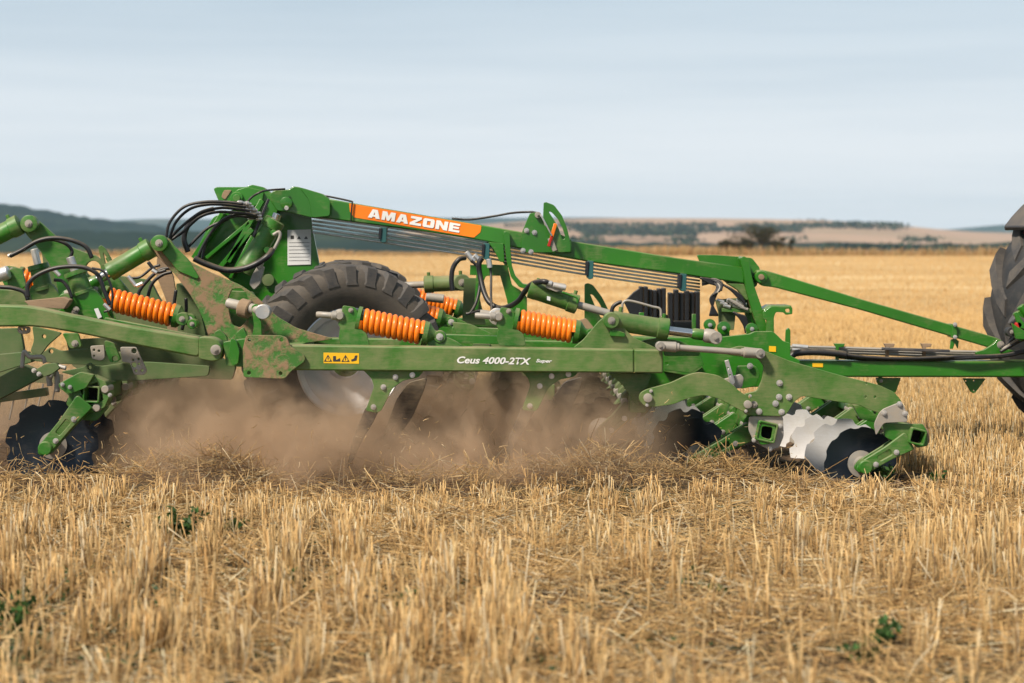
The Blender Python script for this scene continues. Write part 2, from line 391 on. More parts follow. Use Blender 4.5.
STRAW = attr_mat('dry_straw', .6, .25)
def straw_col(n, dark=0.0):
    pal = np.array([(.73, .48, .2), (.84, .61, .31), (.6, .36, .14), (.86, .72, .48), (.34, .21, .1), (.72, .46, .19)])
    w = np.array([.3, .25, .2, .1, .05+dark, .1]); w /= w.sum()
    c = pal[rng.choice(len(pal), n, p=w)]*rng.uniform(.55, 1.1, (n, 1)); return np.clip(c, 0, .88)
def proj(x, y):
    d = y+CAM_D; return 512+x*F_PX/d, HOR+CAM_H*F_PX/d
def pick(n, y0, y1, marg=.8, power=1.0):
    y = y0+(y1-y0)*rng.uniform(0, 1, n)**power; w = (y+CAM_D)*.267+marg
    return rng.uniform(-1, 1, n)*w, y
def stand(x, y):
    """how densely the stalks stand (0..1): flattened lanes and bare spots"""
    px, py = proj(x, y)
    # flattened swath from middle right towards the lower right
    lane = 1-sstep(0, 60, px-(330+(py-500)*1.45)) * sstep(500, 530, py+.04*(px-700))
    right = sstep(0, 90, px-(860-(py-560)*.1))*(1-sstep(600, 640, py))*.9
    band = (1-sstep(505, 530, py+.0*px))*.75
    d = np.maximum(np.maximum(lane, right), band)
    d = np.maximum(d, .24); d = np.maximum(d, .95*sstep(-1.7, -1.35, y)*sstep(-.6, .6, x))
    d = d*(1-tilled(x, y))
    d = d*(.12+.95*sstep(-.35, .25, np.sin(x*2*np.pi/.31+1.5*np.sin(y*1.9)+y*.8)*.7+.6*fnoise(x, y, 4.1, 41)))
    band_ = np.sin((y+.30*x+.05*np.sin(x*3.1))*2*np.pi/.36)
    d = d*(.08+.92*sstep(-.45, .4, band_+.3*fnoise(x, y, 6.0, 31)))
    d = d*(.15+.95*sstep(-.55, .1, fnoise(x, y, 3.1, 9)+.15))*(.3+.8*sstep(-.4, .3, fnoise(x, y, 8.3, 19)))
    return d
def standing():
    xs, ys = [], []
    x, y = pick(82000, -6.9, -.05, 1.8, .85)
    # gather the plants in drilled rows about 13 cm apart, running with the machine but a little askew
    v = y+.10*x; row = np.round(v/.125)*.125
    y2 = y+(row-v)*.72+rng.normal(0, .008, len(x))
    keep = rng.uniform(0, 1, len(x)) < stand(x, y2)*.25
    x, y = x[keep], y2[keep]
    # plants tiller: three or four stems from one foot
    k = rng.integers(2, 7, len(x)); x = np.repeat(x, k); y = np.repeat(y, k); x = x+rng.normal(0, .013, len(x)); y = y+rng.normal(0, .013, len(x))
    n = len(x); z = height(x, y)-.01
    h = rng.normal(.205, .035, n)*(1-.34*sstep(-3.4, -1.0, y))*(1+.14*fnoise(x, y, 1.1, 12)); h = np.clip(h, .07, .3)
    ln = rng.normal(0, .10, (n, 2)); wild = rng.uniform(0, 1, n) < .12; ln[wild] *= 4; ln = np.clip(ln, -.9, .9)
    p0 = np.stack([x, y, z], -1); p1 = p0+np.stack([ln[:, 0]*h, ln[:, 1]*h, h*(1-.3*np.hypot(ln[:, 0], ln[:, 1]))], -1)
    bend = rng.normal(0, .006, (n, 3)); bend[wild] *= 2
    o = straws('standing_stubble', p0, p1, bend, rng.uniform(.0018, .0040, n), rng.uniform(.0015, .0036, n), straw_col(n), STRAW)
    tag(o, 'short golden cereal stubble standing in drilled rows in front of the machine', 'stubble', kind='stuff')
    print('standing', n)
def beyond():
    x, y = pick(70000, .0, 26, 1.5, 1.25)
    keep = ((y > 4.2) | (x > 2.3)) & (tilled(x, y) < .3)
    x, y = x[keep], y[keep]; v = y+.10*x; y = y+(np.round(v/.15)*.15-v)*.6
    k = rng.integers(1, 3, len(x)); x = np.repeat(x, k)+rng.normal(0, .01, k.sum()); y = np.repeat(y, k)+rng.normal(0, .01, k.sum())
    n = len(x); z = height(x, y)-.01; h = np.clip(rng.normal(.15, .03, n), .06, .24); ln = rng.normal(0, .14, (n, 2))
    p0 = np.stack([x, y, z], -1); p1 = p0+np.stack([ln[:, 0]*h, ln[:, 1]*h, h], -1); f = 1+np.clip((y-4)/16, 0, .8); wm = np.clip((y-3)/16, 0, .7)[:, None]; cc = straw_col(n)*(1-wm)+np.array([(.72, .47, .19)])*wm
    o = straws('stubble_beyond', p0, p1, rng.normal(0, .004, (n, 3)), .0024*f, .002*f, cc, STRAW)
    tag(o, 'golden stubble stretching away behind the machine', 'stubble', kind='stuff')
    x, y = pick(60000, 26, 228, 4, 1.7); n = len(x); z = height(x, y)-.02; h = rng.uniform(.05, .15, n)
    p0 = np.stack([x, y, z], -1); p1 = p0+np.stack([rng.normal(0, .04, n), rng.normal(0, .04, n), h], -1)
    f = .004+y*.00016
    o = straws('far_stubble', p0, p1, rng.normal(0, .01, (n, 3)), f, f*.7, straw_col(n)*.3+np.array([(.49, .31, .125)]), STRAW)
    tag(o, 'distant pale gold stubble across the open field', 'stubble', kind='stuff')
def litter():
    x, y = pick(155000, -6.9, .25, 1.8, .9); px, py = proj(x, y)
    flat = 1-.75*stand(x, y); clump = sstep(-.5, .5, fnoise(x, y, 3.1, 21))
    keep = (rng.uniform(0, 1, len(x)) < (.02+.83*flat)*(.4+.6*clump)) & ((tilled(x, y) < .5) | (rng.uniform(0, 1, len(x)) < .3))
    x, y = x[keep], y[keep]; n = len(x)
    ln = rng.gamma(4, .028, n)+.03; a = rng.uniform(0, 2*np.pi, n); tilt = np.abs(rng.normal(0, .16, n)); up = rng.uniform(0, 1, n) < .08
    tilt[up] = rng.uniform(.3, 1.0, up.sum())
    z0 = height(x, y)+np.abs(rng.normal(0, .022, n))*(.4+.8*clump[keep])
    p0 = np.stack([x, y, z0], -1); p1 = p0+np.stack([np.cos(a)*ln*np.cos(tilt), np.sin(a)*ln*np.cos(tilt), np.sin(tilt)*ln], -1)
    r = rng.uniform(.0012, .0028, n); wide = rng.uniform(0, 1, n) < .1; r[wide] *= 1.7
    o = straws('loose_straw', p0, p1, rng.normal(0, .009, (n, 3)), r, r*.85, straw_col(n, .05), STRAW)
    tag(o, 'loose broken straw lying between the stalks in the foreground', 'straw', kind='stuff')
    print('litter', n)
    # tangled straw and soil thrown up along the worked edge
    P = []
    for mx, my, sx, sy, h in MOUNDS:
        k = int(1900*sx*(h/.1)); P.append(np.stack([rng.normal(mx, sx*.7, k), rng.normal(my-.02, sy*.8, k), np.full(k, h)], -1))
    P = np.concatenate(P); x, y = P[:, 0], P[:, 1]; n = len(x)
    ln = rng.gamma(4, .022, n)+.02; a = rng.uniform(0, 2*np.pi, n); t = rng.normal(.15, .5, n)
    p0 = np.stack([x, y, height(x, y)+np.abs(rng.normal(0, .035, n))], -1); p1 = p0+np.stack([np.cos(a)*np.cos(t)*ln, np.sin(a)*np.cos(t)*ln, np.sin(t)*ln], -1)
    p1[:, 2] = np.maximum(p1[:, 2], height(p1[:, 0], p1[:, 1])+.003)
    c = straw_col(n, .1)*rng.uniform(.6, 1.05, (n, 1)); r = rng.uniform(.0012, .0026, n)
    o = straws('straw_heaps', p0, p1, rng.normal(0, .012, (n, 3)), r, r, c, STRAW)
    tag(o, 'tangled brown straw heaped along the freshly worked edge', 'straw', kind='stuff')
def flying():
    n = 900; x = rng.uniform(-3.2, 1.7, n); y = rng.uniform(-.9, 1.2, n); z = .05+rng.gamma(2, .07, n)
    a = rng.uniform(0, 6.28, n); t = rng.normal(0, .8, n); ln = rng.uniform(.01, .07, n)
    p0 = np.stack([x, y, z+.05], -1); p1 = p0+np.stack([np.cos(a)*np.cos(t)*ln, np.sin(a)*np.cos(t)*ln, np.sin(t)*ln], -1); r = rng.uniform(.001, .0025, n)
    tag(straws('flying_straw', p0, p1, rng.normal(0, .003, (n, 3)), r, r, straw_col(n, .2), STRAW), 'bits of straw and soil thrown up in the dust', 'straw', kind='stuff')
standing(); beyond(); litter(); flying()

def clods():
    bm = bmesh.new()
    for i in range(1500):
        if i < 900: x, y = random.uniform(-4.2, 2.6), random.gauss(.15, .2)
        else: x, y = random.uniform(-4.5, 2.4), random.uniform(.2, 4)
        if tilled(np.array(x), np.array(y)) < .25: continue
        r = random.choice((.012, .02, .02, .03, .045)); z = float(height(x, y))+r*.3
        res = bmesh.ops.create_icosphere(bm, subdivisions=1, radius=r)
        s = Vector((random.uniform(.7, 1.3), random.uniform(.7, 1.3), random.uniform(.5, .9)))
        for v in res['verts']:
            v.co = Vector((v.co.x*s.x, v.co.y*s.y, v.co.z*s.z))*random.uniform(.8, 1.2)+Vector((x, y, z))
    me = bpy.data.meshes.new('soil_clods'); bm.to_mesh(me); bm.free()
    m, nt, p = new_mat('soil_clod'); n1 = noise(nt, 30, 5); r = ramp(nt, n1.outputs[0], [(.3, (.05, .03, .018)), (.7, (.17, .11, .065))])
    tcn = N(nt, 'ShaderNodeTexCoord'); L(nt, tcn.outputs['Object'], n1.inputs['Vector']); L(nt, r.outputs[0], p.inputs['Base Color']); p.inputs['Roughness'].default_value = .95
    tag(link('soil_clods', me, m), 'dark brown clods of freshly turned soil under the machine', 'soil', kind='stuff')
clods()

# ------------------------------------------------------------------ leafy things
def leaf_mesh(name, centres, size, cols, mat, parent=None, flat=.0):
    n = len(centres); nrm = rng.normal(0, 1, (n, 3)); nrm[:, 2] += flat; nrm /= np.linalg.norm(nrm, axis=1, keepdims=True)
    a = np.cross(nrm, rng.normal(0, 1, (n, 3))); a /= np.linalg.norm(a, axis=1, keepdims=True); b = np.cross(nrm, a)
    s = size[:, None]; V = np.stack([centres-a*s, centres-b*s*.5+nrm*s*.15, centres+a*s, centres+b*s*.5+nrm*s*.15], 1)
    me = bpy.data.meshes.new(name); me.vertices.add(n*4); me.vertices.foreach_set('co', V.astype(np.float32).ravel())
    me.loops.add(n*4); me.loops.foreach_set('vertex_index', np.arange(n*4, dtype=np.int32)); me.polygons.add(n)
    me.polygons.foreach_set('loop_start', np.arange(0, n*4, 4, dtype=np.int32)); me.update(calc_edges=True)
    at = me.color_attributes.new('tint', 'FLOAT_COLOR', 'POINT'); C = np.ones((n, 4, 4)); C[:, :, :3] = cols[:, None, :]
    at.data.foreach_set('color', C.astype(np.float32).ravel()); return link(name, me, mat, parent)
LEAF = attr_mat('green_leaf', .55, .3)
BARK = dusty('bark', (.08, .06, .045), .2, .9)
def weed(px, py, w, h, label, n=46):
    n = int(n*2.6)
    d = CAM_H*F_PX/(py-HOR); Y = d-CAM_D; c = U(px, py, Y); c.z = float(height(c.x, c.y)); W = w/sc(Y); H = h/sc(Y)
    H *= 1.15; W *= 1.5; r = empty('weed', c); tag(r, label, 'weed', 'green weeds growing in the stubble')
    parts = []; tips = []
    for i in range(7):
        a = random.uniform(0, 6.28); e = c+Vector((math.cos(a)*W*.5*random.uniform(.3, 1), math.sin(a)*W*.4, H*random.uniform(.5, 1)))
        tips.append(e); parts.append(tube_mesh(catmull([c, (c+e)/2+Vector((0, 0, H*.12)), e], 3), .0018, 4))
    joined('stem', parts, BARKG, r)
    cs = []
    for i in range(n):
        e = random.choice(tips); t = random.uniform(.35, 1.05); cs.append(c.lerp(e, t)+Vector([random.gauss(0, .014) for _ in range(3)]))
    cs = np.array([tuple(v) for v in cs]); k = len(cs)
    cols = np.array([(.04, .095, .02)])*rng.uniform(.6, 1.5, (k, 1))
    leaf_mesh('leaves', cs, rng.uniform(.012, .026, k), cols, LEAF, r, .5)
BARKG = dusty('green_stem', (.07, .13, .03), .1, .6, top=.1)
weed(178, 545, 30, 34, 'dark green bushy weed in the stubble left of centre, nearest the dust', 90)
weed(232, 535, 14, 14, 'small yellowish weed just right of the bushy dark weed', 25)
weed(885, 482, 24, 24, 'green weed on bare straw right of the front disc', 60)
weed(938, 484, 14, 14, 'little weed at the right beyond the front disc', 25)
weed(862, 665, 26, 14, 'flat leafy weed at the bottom right of the foreground', 26)
weed(884, 652, 26, 24, 'taller leafy weed just behind the flat one at the bottom right', 28)
weed(716, 600, 14, 10, 'tiny round-leaved weed in the flattened straw right of centre', 20)
weed(408, 622, 18, 26, 'narrow weed among the upright stalks at the bottom centre', 40)
weed(288, 590, 14, 20, 'slim weed among the stalks left of centre', 26)
weed(14, 640, 26, 40, 'tall dark weed at the left edge of the foreground', 60)

def low_cover():
    cs = []; sz = []
    for (px, py, w, h, n) in ((30, 600, 60, 60, 420), (90, 560, 50, 40, 160), (20, 660, 60, 40, 380), (130, 640, 50, 40, 200), (280, 585, 60, 20, 120), (370, 610, 40, 25, 130), (395, 650, 30, 25, 160), (460, 600, 30, 14, 50), (300, 545, 50, 12, 60), (700, 590, 40, 12, 40), (150, 600, 40, 30, 100), (520, 665, 60, 14, 80), (640, 655, 60, 10, 40)):
        for i in range(n):
            x_, y_ = px+random.gauss(0, w*.5), py+random.gauss(0, h*.5)
            if y_ < 505: continue
            c = U(x_, y_, CAM_H*F_PX/(y_-HOR)-CAM_D); c.z = float(height(c.x, c.y))+random.uniform(.005, .06); cs.append(tuple(c)); sz.append(random.uniform(.009, .022))
    cs = np.array(cs); n = len(cs); cols = np.array([(.045, .085, .03)])*rng.uniform(.4, 1.3, (n, 1))
    tag(leaf_mesh('ground_weeds', cs, np.array(sz), cols, LEAF, None, 1.2), 'low dark green regrowth between the stalks', 'ground cover', kind='stuff')
low_cover()

# ------------------------------------------------------------------ far land
def land(name, ridge, d0, d1, z0, mat, rough=0.0, nx=260, ny=36, back=1.25, tree=0.0, y2=None):
    """hill whose skyline, seen from the field, follows ridge [(px, py)]; rises from distance d0 to its top at d1"""
    rx = np.array([p[0] for p in ridge], float); ry = np.array([p[1] for p in ridge], float)
    px = np.linspace(rx[0], rx[-1], nx); top = np.interp(px, rx, ry)
    # smooth the skyline
    kk = np.ones(9)/9; top = np.convolve(np.pad(top, 4, 'edge'), kk, 'valid')
    vs = np.zeros((ny, nx, 3))
    for j in range(ny):
        t = j/(ny-1)*back; d = d0+(d1-d0)*t
        zt = CAM_H+(HOR-top)/F_PX*d1
        f = math.sin(min(t, 1)*math.pi/2)**1.3 if t <= 1 else 1-(t-1)*.8
        X = (px-512)/F_PX*d; vs[j, :, 0] = X; vs[j, :, 1] = d-CAM_D
        vs[j, :, 2] = z0+(zt-z0)*f+rough*fnoise(X, np.full_like(X, d*1.0), 1/(d1*.03), 3)*min(t, 1)+tree*rng.uniform(0, 1, nx)*(t > .1)
    me = bpy.data.meshes.new(name); me.vertices.add(nx*ny); me.vertices.foreach_set('co', vs.astype(np.float32).ravel())
    i = np.arange(ny-1)[:, None]*nx+np.arange(nx-1)[None, :]; q = np.stack([i, i+1, i+nx+1, i+nx], -1).reshape(-1, 4)
    me.loops.add(q.size); me.loops.foreach_set('vertex_index', q.ravel().astype(np.int32)); me.polygons.add(len(q))
    me.polygons.foreach_set('loop_start', np.arange(0, q.size, 4, dtype=np.int32)); me.polygons.foreach_set('use_smooth', np.ones(len(q), bool)); me.update(calc_edges=True)
    return tag(link(name, me, mat), kind='structure'), vs
def hill_mat(name, stops, scale, stretch=(1, 1, 1), rough=.95):
    m, nt, p = new_mat(name); tcn = N(nt, 'ShaderNodeTexCoord'); mpn = N(nt, 'ShaderNodeMapping'); mpn.inputs['Scale'].default_value = stretch
    L(nt, tcn.outputs['Object'], mpn.inputs[0]); n1 = noise(nt, scale, 6, .6, mpn.outputs[0]); r = ramp(nt, n1.outputs[0], stops)
    L(nt, r.outputs[0], p.inputs['Base Color']); p.inputs['Roughness'].default_value = rough; p.inputs['Specular IOR Level'].default_value = .1; return m
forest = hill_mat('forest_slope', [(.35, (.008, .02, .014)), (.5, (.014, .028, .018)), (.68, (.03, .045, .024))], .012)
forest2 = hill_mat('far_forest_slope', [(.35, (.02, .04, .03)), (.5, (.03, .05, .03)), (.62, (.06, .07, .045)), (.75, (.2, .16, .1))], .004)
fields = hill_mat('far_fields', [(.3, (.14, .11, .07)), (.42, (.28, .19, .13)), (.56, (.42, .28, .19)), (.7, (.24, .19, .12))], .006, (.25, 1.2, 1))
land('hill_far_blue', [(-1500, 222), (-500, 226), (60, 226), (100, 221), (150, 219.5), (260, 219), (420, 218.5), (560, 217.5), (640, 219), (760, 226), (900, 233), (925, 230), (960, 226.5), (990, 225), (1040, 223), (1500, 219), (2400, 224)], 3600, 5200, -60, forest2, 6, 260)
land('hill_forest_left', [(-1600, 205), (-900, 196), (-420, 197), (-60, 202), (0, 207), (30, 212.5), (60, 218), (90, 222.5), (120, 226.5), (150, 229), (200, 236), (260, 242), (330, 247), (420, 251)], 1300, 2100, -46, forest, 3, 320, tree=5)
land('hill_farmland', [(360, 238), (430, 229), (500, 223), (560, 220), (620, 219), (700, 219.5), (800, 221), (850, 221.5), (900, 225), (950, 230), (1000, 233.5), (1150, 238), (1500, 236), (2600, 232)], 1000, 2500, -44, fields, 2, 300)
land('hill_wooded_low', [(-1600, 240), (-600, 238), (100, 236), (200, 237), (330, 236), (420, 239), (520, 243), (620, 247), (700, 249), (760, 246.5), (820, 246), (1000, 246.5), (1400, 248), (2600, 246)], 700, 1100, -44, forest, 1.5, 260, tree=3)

def hedges():
    """wooded strips and single trees on the far farmland, drawn together as one far mass"""
    cs = []; sz = []
    def strip(px0, px1, py, d, h, gap=.0, thick=1):
        X0 = (px0-512)/F_PX*d; X1 = (px1-512)/F_PX*d; n = int(abs(X1-X0)/3*thick)
        for i in range(n):
            x = random.uniform(X0, X1)
            if mnoise.noise(Vector((x*.02, d*.01, 0))) < gap: continue
            yy = d-CAM_D+random.uniform(-25, 25); zb = CAM_H-(py-HOR)/F_PX*d+2*mnoise.noise(Vector((x*.01, d, 3)))
            for k in range(6):
                cs.append((x+random.gauss(0, 3), yy+random.gauss(0, 3), zb+random.uniform(-.3, 1)*h)); sz.append(random.uniform(1.5, 3))
    strip(560, 905, 227.5, 2000, 5, -.3, 3); strip(570, 800, 231, 1900, 4, -.15, 4); strip(545, 700, 234, 1750, 3, -.1, 4); strip(420, 600, 228, 2100, 4, -.1, 3); strip(800, 900, 225.5, 2250, 3, .1, 1.5)
    strip(790, 960, 240, 1500, 2.5, .1, 1.5); strip(640, 700, 241, 1500, 3, .1, 1.5); strip(640, 860, 222, 2380, 3, .12, 1.6); 
    strip(825, 1010, 248.5, 1020, 2, -.3, 2); strip(500, 600, 243, 1300, 4, -.2, 2)
    cs = np.array(cs); n = len(cs); cols = np.array([(.03, .05, .022)])*rng.uniform(.6, 1.6, (n, 1))
    o = leaf_mesh('far_hedgerows', cs, np.array(sz), cols, LEAF); tag(o, 'dark hedgerows and tree strips across the far farmland', 'hedgerows', kind='stuff')
hedges()
def edge_weeds():
    n = 26000; x = rng.uniform(-75, 75, n); y = rng.uniform(205, 236, n); hh = .25+.55*sstep(-.3, .7, fnoise(x, y, .12, 2)); hh *= sstep(-90, 10, x)*.75+.25
    h = rng.uniform(.2, 1.1, n)*hh*1.9; z = height(x, y)-.03; p0 = np.stack([x, y, z], -1); p1 = p0+np.stack([rng.normal(0, .1, n), rng.normal(0, .1, n), h], -1)
    c = np.array([(.5, .3, .12), (.42, .22, .08), (.3, .22, .08), (.6, .4, .2)])[rng.integers(0, 4, n)]*rng.uniform(.7, 1.1, (n, 1)); f = np.full(n, .05)
    tag(straws('field_edge_grass', p0, p1, rng.normal(0, .05, (n, 3)), f, f*.5, c, STRAW), 'rusty dry grass along the far edge of the field', 'dry grass', kind='stuff')
edge_weeds()
def shrub(px, w, h, label, seed, d=225.0):
    random.seed(seed); s = F_PX/d; x = (px-512)/s; y = d-CAM_D; z = float(height(x, y)); W = w/s; H = h/s*1.35
    r = empty('shrub', (x, y, z)); tag(r, label, 'shrub', 'shrubs at the far edge of the field')
    blobs = []; br = []; base = Vector((x, y, z))
    for i in range(11):
        q = Vector((x+random.uniform(-.42, .42)*W, y+random.uniform(-.4, .4)*W*.6, z+H*random.uniform(.25, .9)*(1-.3*random.random())))
        blobs.append((q, random.uniform(.1, .2)*W)); br.append(tube_mesh(catmull([base+Vector((random.uniform(-.1, .1)*W, 0, -.1)), base.lerp(q, .5)+Vector((0, 0, .1)), q], 3), .05, 5))
    joined('branches', br, BARK, r)
    cs = []
    for i in range(2800):
        q, rr = random.choice(blobs); v = Vector([random.gauss(0, 1) for _ in range(3)]).normalized()*rr*random.uniform(.4, 1.15); v.z *= .8
        p = q+v; p.z = max(p.z, z+.05); cs.append(tuple(p))
    cs = np.array(cs); k = len(cs)
    leaf_mesh('crown', cs, rng.uniform(.07, .17, k), np.array([(.055, .052, .024)])*rng.uniform(.5, 1.4, (k, 1)), LEAF, r)
shrub(757, 52, 27, 'tallest dark green shrub in the middle of the far clump', 3)
shrub(731, 22, 13, 'low brownish shrub at the left end of the far clump', 5)
shrub(783, 20, 18, 'narrow shrub at the right end of the far clump', 8)
shrub(741, 26, 15, 'rounded shrub between the low left one and the tallest', 9)

# ------------------------------------------------------------------ the cultivator
C = empty('disc_cultivator', (-.6, 2.0, 0))
tag(C, 'long green trailed disc cultivator with orange coil springs raising dust behind the tractor', 'cultivator')
def P_(name, pts, Y, th, mat='grime', parent=C, **k): return plate(name, pts, Y, th, M[mat] if isinstance(mat, str) else mat, parent, **k)
def bolts(parent, pts, Y, r=.013, mat='steel'):
    for p in pts: bolt(U(p[0], p[1], Y), r*.82, M[mat], parent)
def bar(name, a, b, h, Y, th, mat='grime', parent=C, rnd=0, **k):
    """straight bar between two photo positions, h pixels deep"""
    d = Vector((b[0]-a[0], b[1]-a[1])); n = Vector((-d.y, d.x)).normalized()*h/2
    return P_(name, [(a[0]+n.x, a[1]+n.y), (a[0]-n.x, a[1]-n.y), (b[0]-n.x, b[1]-n.y), (b[0]+n.x, b[1]+n.y)], Y, th, mat, parent, rnd=rnd, **k)
def cylinder(a, b, r, Y, rod_to=None, rod_r=.022, mat='grime', Yb=None, eye=None, fit=True):
    """hydraulic ram: barrel a->b (photo positions), rod from b to rod_to"""
    Yb = Y if Yb is None else Yb
    A = U(a[0], a[1], Y); B = U(b[0], b[1], Yb); ln = (B-A).length; R_ = r/sc(Y)
    c = lathe('hydraulic_cylinder', A, B, [(0, R_*.75), (.004/ln, R_*.98), (.05/ln, R_), (.055/ln, R_*.955), (1-.075/ln, R_*.955), (1-.07/ln, R_*1.07), (1-.006/ln, R_*1.07), (1, R_*.8)], M[mat], C, 32)
    if rod_to: rod('piston_rod', B-(B-A).normalized()*.01, U(rod_to[0], rod_to[1], Yb), rod_r, M['chrome'] if mat != 'dusty' else M['dsteel'], c, 20)
    if fit:
        d = (B-A).normalized(); up = Vector((-d.z, 0, d.x)); up = up if up.z > 0 else -up
        for t in (.12, .88): 
            q = A.lerp(B, t)+up*R_; rod('port', q-up*.01, q+up*.03, .013, M[mat], c, 12)
    return c
def eye(p, Y, r, th, mat='grime', parent=C, name='clevis_eye', pin=True):
    """round pivot eye facing the near side"""
    a = U(p[0], p[1], Y); R_ = r/sc(Y)
    o = lathe(name, a, a+Vector((0, th, 0)), [(0, R_*.9), (.04, R_), (.96, R_), (1, R_*.9)], M[mat], parent, 28)
    if pin: bolt(a, R_*.34, M['dsteel'], o, 'pin', .018)
    return o

# ---- main longitudinal beams
b = P_('side_beam', [(286, 345), (634, 349.6), (634, 373), (286, 370.3)], 0, .15, 'dusty', rnd=1.2, bev=.009); beam = b
P_('beam_end', [(634.3, 349.6), (663, 350), (663, 373.4), (634.3, 373)], -.003, .156, 'dusty', b, rnd=1.2, bev=.009)
def text_on(name, s, p0, p1, hpx, Y, mat, parent, shear=.12, bold=.02, wid=None):
    cu = bpy.data.curves.new('t', 'FONT'); cu.body = s; cu.offset = bold; cu.resolution_u = 3; cu.shear = shear
    t = bpy.data.objects.new('t', cu); COL.objects.link(t); me = bpy.data.meshes.new_from_object(t); bpy.data.objects.remove(t); bpy.data.curves.remove(cu)
    co = np.zeros(len(me.vertices)*3); me.vertices.foreach_get('co', co); co = co.reshape(-1, 3); mn = co.min(0); mx = co.max(0)
    a = U(*p0, Y); bb = U(*p1, Y); u = bb-a; h = hpx/sc(Y); up = Vector((-u.z, 0, u.x)).normalized()
    for v in me.vertices:
        q = a+u*((v.co.x-mn[0])/(mx[0]-mn[0]))+up*h*((v.co.y-mn[1])/(mx[1]-mn[1])); v.co = q
    me.name = name; return link(name, me, M[mat], parent)
text_on('model_lettering', 'Ceus 4000-2TX', (457, 363.3), (531, 364.8), 7.0, -.0025, 'white', b, .25, .028)
text_on('model_lettering', 'Super', (536, 363.3), (552, 363.8), 4.4, -.0025, 'white', b, .25, .02)
s = P_('warning_sticker', [(323.5, 352.6), (359, 353.2), (359, 363.8), (323.5, 363.2)], -.002, .0018, 'yellow', b, rnd=0)
def tri(px, py, r, w):
    return P_('warning_symbol', [(px, py-r), (px+r*1.05, py+r*.75), (px-r*1.05, py+r*.75)], -.0035, .0012, 'ink', s, rnd=0, bev=.0003, holes=[[(px, py-r+w*2), (px+r*1.05-w*1.9, py+r*.75-w), (px-r*1.05+w*1.9, py+r*.75-w)]] if w else [])
tri(328, 358.6, 4, .55); tri(345.5, 358.8, 4, .55)
P_('warning_symbol', [(327.6, 356.5), (328.9, 358.5), (328.2, 358.7), (328.6, 360.6), (327.2, 358.6), (328, 358.3)], -.0035, .0012, 'ink', s, rnd=0, bev=.0003)
P_('warning_symbol', [(345, 357), (346, 357), (345.8, 360.5), (345.2, 360.5)], -.0035, .0012, 'ink', s, rnd=0, bev=.0003)
P_('warning_symbol', [(333, 356), (336, 356), (336, 360), (340, 358), (340.5, 361.5), (333, 361.5)], -.0035, .0012, 'ink', s, rnd=.5, bev=.0003)
P_('warning_symbol', [(351, 359.6), (354, 358.5), (355, 355.5), (357.5, 355.3), (356.5, 360.5), (351.5, 361.6)], -.0035, .0012, 'ink', s, rnd=.5, bev=.0003)
for Y, x0, x1, m in ((.85, 300, 640, 'grime'), (3.0, 360, 640, 'grime'), (3.95, 330, 640, 'grime')):
    k = sc(Y)/sc(0); f = lambda x, y: (512+(x-512)*k, 243+(y-243)*k)
    P_('frame_beam', [f(x0, 344.5), f(x1, 349), f(x1, 366), f(x0, 362)], Y, .12, m, rnd=1, bev=.008)
for px, py in ((640, 362), (480, 358), (286, 356)):           # cross tubes join the side beams
    c0 = U(px, py, .151); box('cross_tube', c0.x-.06, c0.x+.06, .152, 3.94, c0.z-.055, c0.z+.055, M['grime'], C, .008)
# wide central frame of the boom side, seen above the beams
box('centre_beam', -1.6, 1.75, 1.9, 2.1, .70, .82, M['grime'], C, .01)

# ---- hinge of the rear arm
hp = P_('hinge_plate', [(246, 335.4), (252, 335), (281, 335.6), (287, 338), (290, 346), (305, 356), (305, 361.4), (292, 370.6), (284.5, 379), (243.5, 377.2), (242.7, 349.5)], -.035, .03, 'muddy', rnd=2.5,
        holes=[(281.4, 340, 1.8), (280.6, 373.5, 1.8), (249, 373, 1.9), (249.5, 340, 1.6)])
P_('hinge_backplate', [(246, 335.4), (252, 335), (281, 335.6), (287, 338), (290, 346), (305, 356), (305, 361.4), (292, 370.6), (284.5, 379), (243.5, 377.2), (242.7, 349.5)], .16, .02, 'grime', rnd=2.5)
P_('hinge_block', [(223, 342), (243, 339), (286, 346), (286, 369.5), (243, 367), (226, 366)], .0, .15, 'grime', rnd=2)
P_('hinge_fin', [(231, 338), (236, 340), (239.5, 352), (238, 364), (232, 366), (229, 352)], -.05, .04, 'clean', rnd=2)
ra = P_('rear_arm', [(-70, 300), (-20, 304.5), (2, 305), (25, 305.6), (45, 309), (62, 313), (120, 324.5), (200, 338), (200, 357.8), (139, 346), (87, 335), (50, 328.5), (32, 326.5), (-20, 327), (-70, 325)], -.02, .13, 'dusty', rnd=6, bev=.012)
P_('arm_fork', [(199, 336.6), (212, 337.5), (219, 341), (222.5, 349), (220, 360), (212, 361.5), (198.6, 359)], -.03, .15, 'dusty', ra, rnd=3, bev=.006)
eye((215.5, 350), -.05, 5.2, .03, 'dsteel', ra, 'pivot_pin', False); bolts(ra, [(215.5, 350)], -.05, .018, 'dsteel')
# far-side twin of the rear arm
P_('rear_arm', [(-60, 289), (-20, 291), (25, 293), (100, 304), (225, 322), (225, 335), (100, 318), (25, 308), (-60, 305)], 1.9, .12, 'grime', rnd=5, bev=.01)

